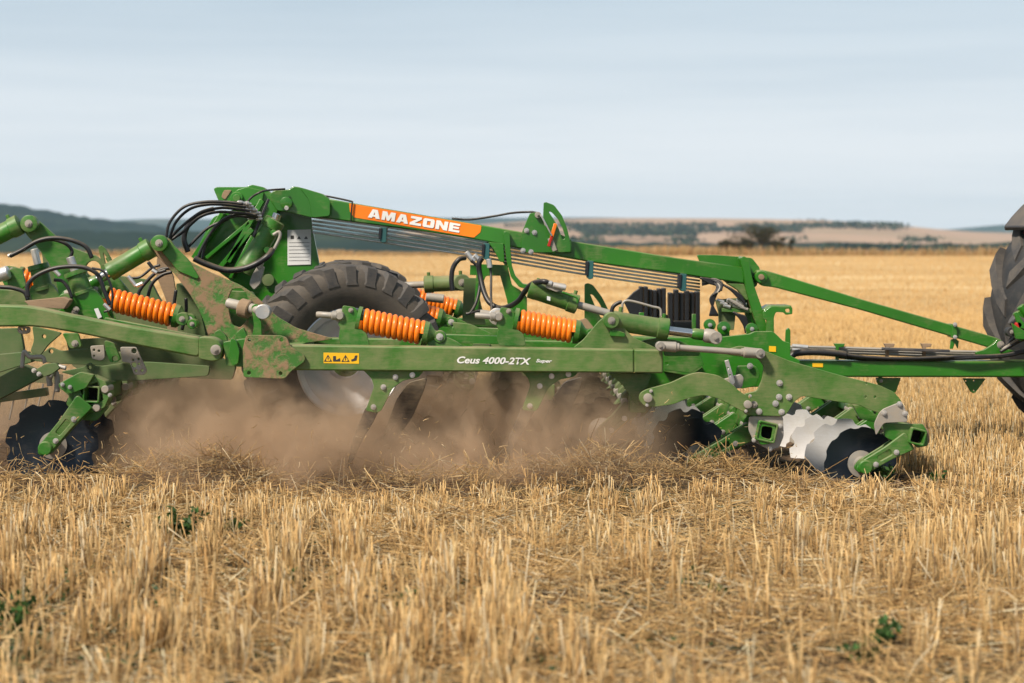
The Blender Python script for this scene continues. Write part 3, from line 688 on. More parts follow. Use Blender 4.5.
# ---- orange spring tines
def spring_mesh(A, B, R_, r, turns):
    ax = (B-A).normalized(); a, b2, _ = frame_of(ax); path = []; n = turns*20
    for i in range(n+1):
        t = i/n; th = t*turns*2*math.pi; path.append(A.lerp(B, t)+(a*math.cos(th)+b2*math.sin(th))*R_)
    rings = []
    for i, p in enumerate(path):
        t = (path[min(i+1, n)]-path[max(i-1, 0)]).normalized(); rad = (p-A)-ax*((p-A).dot(ax)); rad.normalize(); q = t.cross(rad)
        rings.append([p+(rad*math.cos(k*math.pi/5)+q*math.sin(k*math.pi/5))*r for k in range(10)])
    return sweep_rings(rings)
def spring_unit(A, B, Rpx, Y, bracket=True, turns=11, tail=None, low=None, k=1.0):
    a = U(*A, Y); bb = U(*B, Y); R_ = Rpx/sc(Y); d = (bb-a).normalized(); up = Vector((-d.z, 0, d.x))
    root = joined('coil_spring', [spring_mesh(a, bb, R_-.016, .0175, turns)], M['orange'], C, 60)
    rod('spring_core', a-d*.03, bb+d*.02, R_*.42, M['grime'], root, 20)
    lathe('spring_seat', a-d*.035, a-d*.002, [(0, R_*.6), (.3, R_*1.05), (1, R_*1.05)], M['grime'], root)
    lathe('spring_seat', bb+d*.002, bb+d*.09, [(0, R_*1.0), (.35, R_*.95), (.75, R_*.45), (1, R_*.38)], M['grime'], root)
    e = bb+d*.11; E = lathe('spring_eye', e+Vector((0, -.03, 0)), e+Vector((0, .03, 0)), [(0, R_*.45), (.1, R_*.5), (.9, R_*.5), (1, R_*.45)], M['grime'], root); bolt(e+Vector((0, -.03, 0)), .017, M['steel'], root)
    if bracket:
        K = sc(Y)/sc(0)*k
        f = lambda dx, dy: (A[0]+dx*K, A[1]+dy*K)
        br = P_('tine_bracket', [f(-19, -15), f(-6, -13), f(-3, -8), f(-5, 0), f(-1, 9), f(6, 14), f(9, 27), f(-20, 27), f(-23, 19), f(-21, 8), f(-24, 4), f(-20, -3)], Y-.06, .02, 'grime', rnd=2.5)
        P_('tine_bracket', [f(-19, -15), f(-6, -13), f(-3, -8), f(-5, 0), f(-1, 9), f(6, 14), f(9, 27), f(-20, 27), f(-23, 19), f(-20, -3)], Y+.05, .02, 'grime', rnd=2.5)
        h = a+Vector((-.13*k, 0, .03)); lathe('pivot_bush', h+Vector((0, -.085, 0)), h+Vector((0, .09, 0)), [(0, .022), (.08, .03), (.2, .03), (.22, .042), (.35, .042), (.37, .03), (.92, .03), (1, .022)], M['dsteel'], br)
        lathe('pivot_bush', h+Vector((-.02, -.06, 0)), h+Vector((-.15, -.06, .008)), [(0, .028), (.2, .03), (.25, .02), (.9, .02), (1, .016)], M['dsteel'], br)
        bolt(a+Vector((-.06, -.06, .065)), .012, M['dsteel'], br)
        P_('spring_link', [f(66, 14), f(75, 12), f(84, 16), f(98, 22), f(104, 27), f(70, 27), f(64, 21)], Y-.02, .04, 'grime', rnd=2.5)
    return root
spring_unit((361, 320), (423, 333), 12.6, .25)
spring_unit((518, 321), (574, 331.5), 12.2, .25, k=.95)
spring_unit((384, 304), (437, 318), 10.6, 2.3)
spring_unit((410, 296), (455, 309), 10.0, 3.6)
spring_unit((107, 298.6), (174, 315.5), 12.0, .7, turns=12, k=.9)
spring_unit((22, 278), (62, 288), 10.6, 2.3, turns=8)

# ---- tine legs and shares under the frame
def tine(dx, Y, full=True, sh=0):
    K = sc(Y)/sc(0); f = lambda x, y: (512+(x+dx-512)*K, 243+(y-243)*K)
    t = P_('tine_leg', [f(361, 369), f(424, 371), f(418, 378), f(403, 381), f(392, 389), f(381, 411), f(377, 413.5), f(365, 411.5), f(373.5, 387), f(371, 379)], Y, .03, 'grime', rnd=2.5)
    P_('share', [f(365, 408), f(378, 412), f(372, 424), f(362, 440), f(352, 462), f(346, 470), f(352, 440)], Y+.032, .05, 'share', t, rnd=2)
    P_('leg_guard', [f(427, 378), f(424, 390), f(412, 418), f(396, 440), f(380, 462), f(372, 470), f(385, 430), f(396, 400), f(408, 383)], Y+.62, .06, 'share', t, rnd=4)
    bolts(t, [f(*p) for p in ((395, 377.5), (383, 387.5), (373, 407.5), (412, 375.5))], Y, .016)
tine(0, .04)
for dx, Y in ((157, .12), (150, 2.6)): tine(dx, Y)

# ---- rear axle wheel
def tyre_mesh(Rr, w, rim, lug_n, lug_h, mat4, sag=0, cross=1.0, lugw=.05, chev=.55):
    """tyre about local Y axis"""
    prof = [(-w*.36, rim), (-w*.44, rim+(Rr-rim)*.12), (-w*.5, rim+(Rr-rim)*.4), (-w*.505, rim+(Rr-rim)*.62), (-w*.47, rim+(Rr-rim)*.82), (-w*.41, Rr-lug_h*.95), (-w*.15, Rr-lug_h*.35), (0, Rr-lug_h*.2)]
    prof = prof+[(-a, r) for a, r in prof[-2::-1]]; seg = 96; vs = []; fs = []
    for i in range(seg):
        t = 2*math.pi*i/seg
        for a, r in prof: vs.append(Vector((r*math.sin(t), a, r*math.cos(t))))
    m = len(prof)
    for i in range(seg):
        for j in range(m-1):
            p, q = i*m+j, ((i+1) % seg)*m+j; fs.append((p, q, q+1, p+1))
    body = ([mat4@v for v in vs], fs)
    lugs = []
    for side in (-1, 1):
        for i in range(lug_n):
            t0 = 2*math.pi*(i+(.5 if side > 0 else 0))/lug_n; rings = []
            for u, extra in ((-.02, 0), (.3, .06), (.6, .14), (.85, .22), (.97, .27), (1.03, .285)):
                a = side*u*w*.5; t = t0+extra*chev*2*math.pi/lug_n*2.2*cross
                rb = np.interp(abs(a), [0, w*.15, w*.41, w*.47, w*.505, w*.52], [Rr-lug_h*.25, Rr-lug_h*.4, Rr-lug_h*.95, rim+(Rr-rim)*.84, rim+(Rr-rim)*.6, rim+(Rr-rim)*.55])
                rt = Rr-lug_h*.05*abs(u) if u < .9 else (Rr-lug_h*.45 if u < 1 else rb+.012)
                hw = lugw/Rr*(1.0+.15*u)
                ring = []
                for (q, rr) in ((-hw, rb-.01), (-hw*.72, rt), (hw*.72, rt), (hw, rb-.01)): ring.append(Vector((rr*math.sin(t+q), a, rr*math.cos(t+q))))
                rings.append([mat4@v for v in ring])
            lugs.append(sweep_rings(rings))
    return [body]+lugs
def rim_mesh(rim, w, mat4, face=-1, dish=.1):
    prof = [(-w*.36, rim+.015), (-w*.375, rim-.005), (-w*.33, rim-.02), (-w*.3, rim-.05), (-w*.2, rim-.065), (-w*.2+dish*.2, rim*.78), (-w*.2+dish*.6, rim*.6), (-w*.2+dish*.6, rim*.34), (-w*.2+dish*.2, rim*.3), (-w*.2+dish*.1, rim*.26), (-w*.2+dish*.1, .001)]
    seg = 64; vs = []; fs = []; m = len(prof)
    for i in range(seg):
        t = 2*math.pi*i/seg
        for a, r in prof: vs.append(mat4@Vector((r*math.sin(t), a, r*math.cos(t))))
    for i in range(seg):
        for j in range(m-1):
            p, q = i*m+j, ((i+1) % seg)*m+j; fs.append((p, q, q+1, p+1))
    return vs, fs
def wheel(pos, yaw, Rr, w, rim, parent, tm, n, lh, lugw, chev, name='wheel', rimmat='rim', spin=0):
    m4 = Matrix.Translation(pos)@Matrix.Rotation(yaw, 4, 'Z')@Matrix.Rotation(spin, 4, 'Y')
    pr = tyre_mesh(Rr, w, rim, n, lh, m4, lugw=lugw, chev=chev)
    t = joined('tyre', pr[:1], M[tm], parent, 40); joined('tread_lugs', pr[1:], M['lug'], t, 30)
    r = joined('rim', [rim_mesh(rim, w, m4)], M[rimmat], t, 40)
    ax = m4@Vector((0, -w*.22, 0)); ay = (m4.to_3x3()@Vector((0, -1, 0)))
    lathe('hub', ax+ay*-.1, ax+ay*.1, [(0, rim*.3), (.4, rim*.28), (.55, rim*.18), (.95, rim*.16), (1, rim*.1)], M['grime'], t)
    return t
wp = U(343, 361, 1.42)
wheel(wp, R(21), .68, .46, .375, C, 'tyre', 26, .035, .045, .9, spin=.1)
wheel(Vector((wp.x-.1, 3.0, .69)), R(21), .68, .46, .375, C, 'tyre', 26, .035, .045, .9)
k0 = wp; rod('axle', Vector((wp.x, 1.5, .69)), Vector((wp.x-.1, 3.0, .69)), .06, M['grime'], C)
P_('mudguard_stay', [(371, 268), (374, 267), (398, 274), (398.5, 284), (396, 284), (395.5, 276.5), (374, 270)], 2.35, .02, 'blackbox', rnd=1)

# ---- big mud-caked lifting plates
big = [(150, 240), (155, 236.5), (163, 236), (170, 239), (175, 247), (190, 262), (212, 273), (240, 285), (252, 293), (262, 302), (276, 316), (296, 328), (334, 339), (286, 346), (212, 347), (208, 335), (204, 322), (199, 310), (189, 293), (177, 277), (163, 262), (151, 252)]
bp = P_('lifting_plate', big, .78, .03, 'muddy', rnd=4, holes=[[(232, 289), (241, 288), (247, 294), (249, 306), (247, 320), (240, 328), (232, 325), (229, 312), (228, 298)]])
P_('lifting_plate', big, 1.25, .03, 'grime', rnd=4)
P_('cross_gusset', [(214, 290), (252, 292), (262, 318), (256, 340), (214, 340)], 1.0, .1, 'grime', rnd=3)
P_('cap_plate', [(158, 247), (166, 238), (188, 259), (199, 277), (197, 279), (178, 271)], .765, .02, 'grime', bp, rnd=2)
P_('lifting_plate', [(157, 256), (166, 262), (173, 275), (177, 300), (180, 345), (168, 345), (166, 300), (156, 275)], 1.6, .03, 'mudplate', rnd=3)
P_('cross_gusset', [(176, 282), (190, 290), (200, 310), (206, 335), (204, 345), (178, 345)], 1.45, .25, 'film', rnd=4)
a = U(228, 303, .75); rod('pivot_shaft', a, U(262, 311, .6), .034, M['dsteel'], bp, 24)
P_('pivot_strap', [(251, 306), (257, 303), (261, 312), (262, 345), (251, 345), (254, 325)], .6, .03, 'clean', rnd=3)
eye((262.5, 312), .55, 7.5, .1, 'steel', bp, 'shaft_collar', False)
lathe('shaft_collar', U(240, 307, .68), U(250, 310, .66), [(0, .055), (.1, .062), (.9, .062), (1, .055)], M['mudplate'], bp)
P_('foot_lug', [(214, 346), (214, 333), (219, 329), (226, 336), (229, 346)], .5, .05, 'grime', rnd=2)
P_('foot_lug', [(233, 346), (236, 333), (243, 327), (247, 336), (250, 346)], .5, .05, 'grime', rnd=2)

# ---- folding rams on the left
cylinder((109, 272.5), (152, 247), 9.6, .78, mat='grime'); rod('piston_rod', U(116, 268.5, .78), U(92, 283.5, .78), .034, M['chrome'], C)
lathe('rod_end', U(98, 279.5, .78), U(78, 292.5, .78), [(0, .035), (.2, .045), (.9, .045), (1, .03)], M['clean'], C)
eye((159, 243), .70, 8.2, .06, 'grime', bp); eye((68, 297), .70, 7.5, .07, 'grime')
cylinder((-40, 254), (20.5, 224), 9.8, 1.05); eye((28.6, 223.5), 1.0, 8.5, .07, 'grime')
pl = P_('lifting_plate', [(21, 221), (26, 217), (34, 217.5), (40, 222), (62, 242), (75, 249), (85, 252.5), (97, 256), (102, 262), (116, 275), (128, 290), (135, 300), (60, 300), (56, 281), (50, 264), (38, 248), (25, 233)], 1.1, .04, 'grime', rnd=4, holes=[(93, 268.5, 7.8)])
P_('lifting_plate', [(40, 240), (56, 262), (60, 300), (48, 300), (44, 270)], 1.5, .03, 'film', rnd=3)
P_('hook_plate', [(98, 247), (101, 245), (105, 248), (112, 260), (109, 261), (103, 252), (106, 266), (102, 266)], .95, .02, 'dusty', rnd=1.5)
def post(px, py0, py1, lean, w, Y):
    a = U(px, py1, Y); b2 = U(px-lean, py0, Y)
    g = lathe('adjuster_post', a, a.lerp(b2, .62), [(0, w*1.15), (.12, w*1.15), (.14, w), (.8, w), (.82, w*1.2), (1, w*1.15)], M['grime'], C)
    rod('spindle', a.lerp(b2, .55), b2, w*.42, M['steel'], g)
post(83, 257, 294, 13, .065, .55); post(44, 249, 290, 10, .062, 1.3)
P_('post_bracket', [(73, 292), (82, 287), (95, 290), (103, 300), (108, 315), (114, 325), (62, 315), (56, 312), (66, 305)], .5, .05, 'clean', rnd=3)
P_('post_bracket', [(30, 287), (38, 282), (52, 284), (60, 296), (62, 306), (28, 306)], 1.25, .05, 'grime', rnd=3)
P_('base_plate', [(-30, 288), (25, 291), (28, 301), (55, 298), (64, 300), (60, 310), (-30, 306)], .9, .12, 'dusty', rnd=2)
P_('mud_shelf', [(24, 301), (62, 297), (70, 300), (64, 309), (30, 307)], .3, .1, 'mudplate', rnd=1)
eye((64.5, 300.5), .45, 7, .08, 'grime'); bolts(C, [(76, 309.8), (75, 312)], .48, .02, 'dsteel')
P_('sticker', [(94, 309), (98, 308), (102, 317), (98, 319)], .49, .003, 'paper', rnd=.5)
P_('stay_plate', [(6, 272), (14, 267), (22, 269), (26, 286), (20, 290), (8, 288)], 1.9, .03, 'grime', rnd=2)
rod('silver_pin', U(-3, 276, 1.85), U(9, 272, 1.85), .05, M['steel'], C)
P_('cross_gusset', [(84, 283), (104, 296), (112, 305), (110, 322), (100, 318), (90, 305)], 1.0, .05, 'grime', rnd=3)
P_('cross_gusset', [(112, 275), (150, 280), (160, 300), (185, 318), (200, 340), (120, 325), (105, 300)], 1.7, .06, 'film', rnd=4)
eye((182, 319), .62, 6.5, .1, 'grime'); eye((192, 324), .6, 5, .1, 'clean')

bar('rail', (104, 322), (236, 348), 9, .35, .08, 'grime'); bar('rail', (-40, 318), (60, 322), 7, 1.6, .1, 'film')
P_('rear_frame_plate', [(-40, 330), (20, 328), (24, 350), (16, 380), (-40, 392)], 1.3, .05, 'film', rnd=3)
P_('rear_frame_plate', [(66, 340), (100, 338), (210, 352), (236, 366), (232, 380), (150, 376), (110, 384), (72, 366)], 1.5, .06, 'film', rnd=3)
P_('rear_frame_plate', [(120, 300), (196, 322), (196, 346), (120, 330)], 2.1, .06, 'film', rnd=3)
bar('harrow_tube', (-40, 372), (60, 380), 9, 2.2, .1, 'film'); bar('harrow_tube', (-40, 404), (46, 392), 8, 1.0, .08, 'film')
for i in range(5): bar('harrow_tine', (4+i*13, 384), (-4+i*13, 420), 1.6, 1.4, .012, 'dsteel')
# ---- linkage under the rear arm, half in the dust
P_('link_plate', [(32, 326), (62, 333), (48, 345), (40, 356), (30, 352), (34, 340)], .35, .03, 'film', rnd=3, holes=[(44, 336.5, 2)])
P_('link_plate', [(62, 333), (78, 333), (82, 347), (70, 349)], .3, .03, 'grime', rnd=3); bolts(C, [(75, 343.5)], .3, .02, 'dsteel')
P_('level_arm', [(28, 353), (44, 352), (50, 347), (55, 349), (60, 351), (100, 348), (106, 352), (140, 352), (140, 366), (60, 364), (34, 361)], .55, .04, 'film', rnd=3, holes=[(51, 351.5, 2.2)])
P_('level_arm', [(60, 372), (84, 367), (89, 362), (95, 367), (130, 362), (150, 362), (210, 366), (208, 376), (130, 381), (90, 380)], .42, .04, 'film', rnd=3, holes=[(89.5, 367.5, 2)])
P_('link_plate', [(104, 340), (114, 343), (121, 360), (110, 363), (106, 352)], .3, .03, 'grime', rnd=3, holes=[(115, 359, 3)])
P_('hole_plate', [(120, 347), (136, 347), (147, 371), (144, 375), (134, 375), (130, 363), (122, 362)], .25, .02, 'dsteel', rnd=2, holes=[(134, 351, 2.6), (133, 360, 1.2), (138.5, 359, 1.2), (134, 365, 2.6), (139, 364, 1.2), (136, 371, 1.4), (142, 370.5, 1.4)])
P_('hole_plate', [(90, 346), (104, 345), (105, 358), (101, 361), (92, 359)], .3, .02, 'dsteel', rnd=2, holes=[(94, 350, 1.2), (94, 356, 1.1), (99, 351, 1.2)])
P_('hole_plate', [(18, 326), (30, 327), (30, 332), (27, 334), (20, 334), (17, 331)], .1, .02, 'dsteel', rnd=2, holes=[(21.5, 329.5, 1), (25.5, 329.5, 1)])
P_('harrow_tube', [(-40, 398), (22, 365), (38, 372), (40, 378), (-40, 420)], .35, .12, 'film', rnd=2)
P_('harrow_tube', [(-40, 358), (26, 352), (32, 362), (-40, 385)], .8, .12, 'film', rnd=2)
hose('u_bolt', [(22, 368, .25), (24, 352, .25), (30, 357, .25), (42, 357, .25), (45, 363, .25)], .014, M['dsteel'], C)
hose('u_bolt', [(50, 386, .2), (49, 376, .2), (53, 370, .2), (57, 376, .2), (57, 392, .2)], .018, M['dsteel'], C)
hose('u_bolt', [(50, 378, .15), (57, 367, .15), (66, 368, .15)], .014, M['steel'], C)
P_('clamp_plate', [(32, 372), (45, 364), (56, 363), (60, 368), (52, 374), (44, 377)], .12, .06, 'film', rnd=2); bolts(C, [(34, 370.5), (39, 374)], .11, .014)

# ---- square roller-arm tubes that cross the machine, with disc arms
def sq_tube(px, py, half, rot, Y0, Y1, name='cross_tube'):
    c = U(px, py, Y0); o = []; i = []
    for k in range(4):
        a = R(rot+45+90*k); o.append((c.x+half*1.414*math.cos(a), c.z+half*1.414*math.sin(a))); i.append((c.x+(half-.011)*1.414*math.cos(a), c.z+(half-.011)*1.414*math.sin(a)))
    t = shape(name, round_poly(o, .014), [round_poly(i, .01)], Y0, Y1-Y0, M['grime'], C, .003)
    shape('tube_shade_plate', round_poly(i, .01), [], Y0+.13, .004, M['tube_shade'], t, .001); return t, c  # near-black plate added inside the hollow tube as painted inner shade
def clamp(c, Y, mat='grime', rot=0, size=.105, parent=C):
    """diamond clamp round the tube with four rubber cords"""
    o = []
    for k in range(8):
        a = R(rot+22.5+45*k); o.append((c.x+size*math.cos(a), c.z+size*math.sin(a)))
    i = [(c.x+.058*1.414*math.cos(R(rot+45+90*k)), c.z+.058*1.414*math.sin(R(rot+45+90*k))) for k in range(4)]
    t = shape('arm_clamp', round_poly(o, .012), [i], Y, .14, M[mat], parent, .003)
    for k in range(4):
        a = R(rot+90*k); q = Vector((c.x+size*.78*math.cos(a), Y-.012, c.z+size*.78*math.sin(a)))
        rod('rubber_cord', q, q+Vector((0, .16, 0)), .024, M['dsteel'], t, 14)
    return t
def notch_disc(name, c, Rr, yaw, mat, parent, n=10, depth=.036, dish=.05, tilt=0, spin=0):
    m4 = Matrix.Translation(c)@Matrix.Rotation(yaw, 4, 'Z')@Matrix.Rotation(tilt, 4, 'X')@Matrix.Rotation(spin, 4, 'Y'); seg = n*16; radii = [0.0, .25, .5, .75, 1.0]
    vs = []; fs = []
    for side in (0, 1):
        for fr in radii:
            for k in range(seg):
                t = 2*math.pi*k/seg; ph = (t*n/(2*math.pi)) % 1
                nt_ = max(0, 1-abs(ph-.5)/.2); nt_ = math.sqrt(max(0, 1-(1-nt_)**2))
                rr = fr*(Rr-depth*nt_*(1 if fr == 1 else (.35 if fr > .7 else 0)))
                y = dish*(1-(rr/Rr)**2)+(.0035 if side else -.0035)
                vs.append(m4@Vector((rr*math.sin(t), y, rr*math.cos(t))))
    S = len(radii)*seg
    for side in (0, 1):
        for j in range(len(radii)-1):
            for k in range(seg):
                a, b2 = side*S+j*seg+k, side*S+j*seg+(k+1) % seg; fs.append((a, b2, b2+seg, a+seg))
    for k in range(seg):
        a, b2 = (len(radii)-1)*seg+k, (len(radii)-1)*seg+(k+1) % seg; fs.append((a, b2, b2+S, a+S))
    o = from_py(name, vs, fs, M[mat], parent); recalc(o.data); shade_auto(o, 30); return o
def disc_arm(c, Y, dx, dz, mat='disc', yaw=R(-18), Rr=.26, n=10, side=1, spin=0.0, parent=C, cl=True, dy=0, dirt='grime', notch=.03):
    """arm from the tube at c to the disc hub at (dx, dz) from it; side=1: disc behind the arm"""
    g = clamp(c, Y, dirt, 0) if cl else None
    h = Vector((c.x+dx, Y+dy, c.z+dz)); d = Vector((dx, 0, dz)); u = d.normalized(); n_ = Vector((-u.z, 0, u.x))
    s = c+u*.05; w0, w1 = .062, .045
    pts = [(s+n_*w0), (s.lerp(h, .5)+n_*w1), (h+n_*w1*.95+u*.01), (h+u*.055+n_*.01), (h+u*.055-n_*.02), (h-n_*w1*.95+u*.01), (s.lerp(h, .5)-n_*w1), (s-n_*w0)]
    a = shape('disc_arm', round_poly([(p.x, p.z) for p in pts], .02), [round_poly([((s.lerp(h, q)+n_*v).x, (s.lerp(h, q)+n_*v).z) for q, v in ((.42, .018), (.7, .016), (.7, -.016), (.42, -.018))], .01)], Y-.05, .025, M[dirt], parent, .005)
    shape('arm_flange', round_poly([(p.x, p.z) for p in pts], .02), [], Y+.03, .02, M[dirt], a, .004)
    m_ = s.lerp(h, .5)
    joined('arm_web', [obox(m_+n_*.034+Vector((0, .003-c.y+Y, 0))*1, u*(h-s).length*.48, n_*.006, Vector((0, .03, 0)))] if False else [obox(Vector((m_.x, Y+.003, m_.z))+n_*.036, u*(h-s).length*.46, n_*.006, Vector((0, .028, 0)))], M[dirt], a)
    for q in (.34, .8):
        p = s.lerp(h, q); bolt(Vector((p.x, Y-.05, p.z))+n_*.02, .013, M['steel'], a)
    yo = .06; hh = Vector((h.x, Y, h.z))
    rod('arm_boss', hh+Vector((0, -.07, 0)), hh+Vector((0, .04, 0)), .044, M[dirt], a, 24)
    dd = notch_disc('disc', hh+Vector((0, .12, 0)), Rr, yaw, mat, a, n, depth=notch, spin=spin)
    ax = Vector((math.sin(-yaw)*-1, -math.cos(yaw), 0)); ax = Vector((math.sin(yaw), -math.cos(yaw), 0))
    q = hh+Vector((0, .145, 0)); lathe('disc_hub', q, q+ax*.1, [(0, .075), (.2, .085), (.35, .085), (.4, .05), (.9, .046), (1, .03)], M['dsteel'], a, 28)
    return a
# front row
t1, c1 = sq_tube(918, 437, .05, -14, -.06, 3.95)
disc_arm(Vector((c1.x, 0, c1.z)), .02, -.322, -.19, 'darkdisc', R(6), .235, 10, cl=False, spin=.2, notch=.012)
P_('tube_clamp', [(884, 423), (905, 424), (923, 424), (927, 431), (928, 446), (917, 448), (911, 441), (899, 444), (885, 437)], .0, .02, 'grime', rnd=2, holes=[[(911, 430), (922, 431), (922, 443), (911, 442)]])
P_('tube_clamp', [(882, 422), (905, 424), (923, 424), (927, 431), (928, 446), (917, 448), (911, 441), (899, 444), (885, 437)], .12, .02, 'grime', rnd=2)
P_('dirt_cap', [(922, 424), (929, 430), (930, 441), (926, 445), (924, 434)], .02, .08, 'mudplate', rnd=2)
for i, Y in enumerate((.3, 1.1, 1.85, 2.6, 3.4)):
    disc_arm(Vector((c1.x, Y, c1.z)), Y, -.37-.02*min(i, 2), -.19-.025*min(i, 2), 'disc', R((-10, -28, -32, -30, -30)[i]), .26 if i == 0 else .235, 9, spin=i*.33, cl=i > 0)
# second row
t2, c2 = sq_tube(767, 432, .062, -12, -.05, 3.95)
P_('tube_bearing', [(749, 416.5), (783, 416), (784, 436), (779, 448), (769, 450), (754, 442), (748.5, 430)], .0, .02, 'dsteel', rnd=3, holes=[[(760, 422), (774, 423.5), (772, 440), (759, 438)]])
P_('tube_clamp', [(755, 436), (759, 424), (766, 421), (775, 424), (777, 434), (770, 444), (761, 445)], -.04, .03, 'clean', rnd=2, holes=[[(762, 426), (773, 427.5), (771, 440), (761, 437)]])
bolts(t2, [(754, 440), (770, 449), (780, 426)], 0, .014)
for i, Y in enumerate((.35, 1.1, 1.8, 2.5, 3.2)):
    disc_arm(Vector((c2.x, Y, c2.z)), Y, -.40, -.22, 'darkdisc' if i < 2 else 'disc', R(22), .26, 9, spin=i*.4)
# third row under the beam end
c3 = U(652, 404, .5)
for i, Y in enumerate((.45, .85, 1.25, 1.65, 2.05, 2.45, 2.85, 3.25)):
    c = Vector((c3.x-.1, Y, c3.z+.02)); a_ = disc_arm(c, Y, -.22, -.2, 'share', R(-15), .22, 8, spin=i*.5, dirt='film')
c5 = U(548, 396, .5)
for i, Y in enumerate((1.0, 1.4, 1.8, 2.2, 2.6, 3.0, 3.4, 3.8)):
    disc_arm(Vector((c5.x, Y, c5.z)), Y, -.2, -.2, 'share', R(16), .24, 8, spin=i*.5, dirt='film')
box('cross_tube', c5.x-.05, c5.x+.05, .8, 3.92, c5.z-.05, c5.z+.05, M['grime'], C)
c6 = U(455, 398, .5)
for i, Y in enumerate((2.0, 2.4, 2.8, 3.2, 3.6)):
    disc_arm(Vector((c6.x, Y, c6.z)), Y, -.2, -.2, 'share', R(-16), .24, 8, spin=i*.5, dirt='film')
box('cross_tube', c3.x-.16, c3.x-.06, .2, 3.9, c3.z-.03, c3.z+.07, M['grime'], C)
P_('hanger_plate', [(608, 373), (634, 373), (652, 374), (648, 386), (641, 392), (641, 403), (637, 406), (630, 396), (622, 384)], .17, .04, 'grime', rnd=3)
# rear row
t4, c4 = sq_tube(91, 394.5, .052, -3, -.1, 3.6)
cl = clamp(c4, -.08, 'grime', 20, .115, t4)
P_('clamp_plate', [(60, 388), (78, 373), (96, 375), (106, 390), (108, 408), (96, 421), (80, 420), (66, 404), (69, 396)], -.02, .03, 'grime', rnd=2, holes=[[(83, 387), (98, 387), (98, 402), (83, 402)]])
P_('clamp_plate', [(58, 384), (80, 372), (94, 375), (86, 388), (70, 394), (60, 389)], -.12, .06, 'grime', rnd=2)
bolts(C, [(62.5, 384.5), (70, 387), (110, 395)], -.125, .012)
disc_arm(Vector((c4.x, -.1, c4.z)), -.08, -.275, -.33, 'darkdisc', R(14), .285, 9, cl=False, spin=.1)
for Y in (.55, 1.1, 1.7, 2.3, 2.9, 3.4): disc_arm(Vector((c4.x, Y, c4.z)), Y, -.27, -.32, 'darkdisc', R(14), .25, 9, dirt='film')

# ---- front arm plate and its link
fa = [(716, 352), (740, 346), (758, 348.5), (765, 351), (790, 361), (839, 375), (879, 385), (894, 392), (901, 400), (904, 409), (903, 412), (882, 414), (869, 409.7), (859, 405), (839, 402), (802, 396), (794, 402), (789, 411), (784, 416.5), (745, 415), (741, 405), (744, 394), (757, 391), (762, 380), (764, 366), (757, 358), (735, 356)]
fp = P_('front_arm_plate', fa, -.02, .03, 'dusty', rnd=3, holes=[(866, 383.5, 1.2), (865.5, 397, 1.1), (875, 397, 1.1)])
P_('front_arm_plate', fa, .32, .03, 'grime', rnd=3)
bolts(fp, [(779.5, 383), (779, 397), (789, 397), (775.5, 403.5), (759, 411.5), (781.5, 412)], -.02, .018); bolts(fp, [(754, 404.5)], -.02, .02, 'dsteel')
P_('grey_end_plate', [(879, 413), (883, 409), (900, 402), (903, 404), (907, 413), (908, 422), (884, 423), (876, 436), (874, 424)], -.035, .012, 'dsteel', fp, rnd=3)
bolts(fp, [(899.5, 404), (884, 413), (905, 413.5)], -.036, .016)
P_('end_strut', [(853, 405), (862, 405), (879, 417), (882, 424), (860, 419)], .2, .05, 'grime', rnd=1)
la = P_('link_arm', [(638.5, 399), (640, 393), (646, 389.5), (657, 386.5), (670, 383), (687, 375), (699, 372), (719, 375.5), (732, 384), (739, 391), (747, 396), (752, 401), (752, 410), (745, 412.6), (738, 409), (719, 398.8), (704, 395), (687, 398.6), (674, 404.4), (655, 407), (644, 406.5)], -.05, .028, 'dusty', rnd=5)
P_('link_arm', [(638.5, 399), (640, 393), (646, 389.5), (657, 386.5), (670, 383), (687, 375), (699, 372), (719, 375.5), (732, 384), (739, 391), (747, 396), (752, 401), (752, 410), (745, 412.6), (738, 409), (719, 398.8), (704, 395), (687, 398.6), (674, 404.4), (655, 407), (644, 406.5)], .12, .028, 'grime', rnd=5)
for p, r in (((648, 398), 4.4), ((748, 404.5), 4)):
    o = eye(p, -.075, r, .03, 'dsteel', la, 'pivot_pin', False)
bolts(la, [(651, 391), (647, 405), (750, 396), (746, 411)], -.05, .01)
tb = rod('turnbuckle', U(664, 346.6, -.06), U(758, 353.4, -.06), .0195, M['dsteel'], C, 20)
lathe('turnbuckle_end', U(657.5, 346, -.06), U(679, 347.3, -.06), [(0, .02), (.08, .03), (.85, .033), (.9, .026), (1, .026)], M['dsteel'], tb)
lathe('turnbuckle_end', U(741, 352.2, -.06), U(763, 353.8, -.06), [(0, .026), (.1, .026), (.14, .033), (.92, .032), (1, .02)], M['dsteel'], tb)
eye((660.5, 346.4), -.1, 4.7, .07, 'dsteel', tb, 'ball_joint'); eye((760.5, 353.8), -.1, 4.9, .07, 'dsteel', tb, 'ball_joint')
P_('silver_rule', [(724.5, 361), (728.5, 359.5), (735.5, 383), (731, 386)], .1, .006, 'steel', rnd=.4, holes=[(728, 368, .8), (730, 375, .8)])
P_('rule_bracket', [(722, 380), (741, 374), (744, 378), (742, 388), (724, 390)], .15, .04, 'dsteel', rnd=2)
P_('clevis_block', [(738, 366), (756, 366), (760, 374), (756, 386), (741, 389), (736, 378)], .3, .06, 'grime', rnd=2); bolts(C, [(750, 366)], .28, .018)

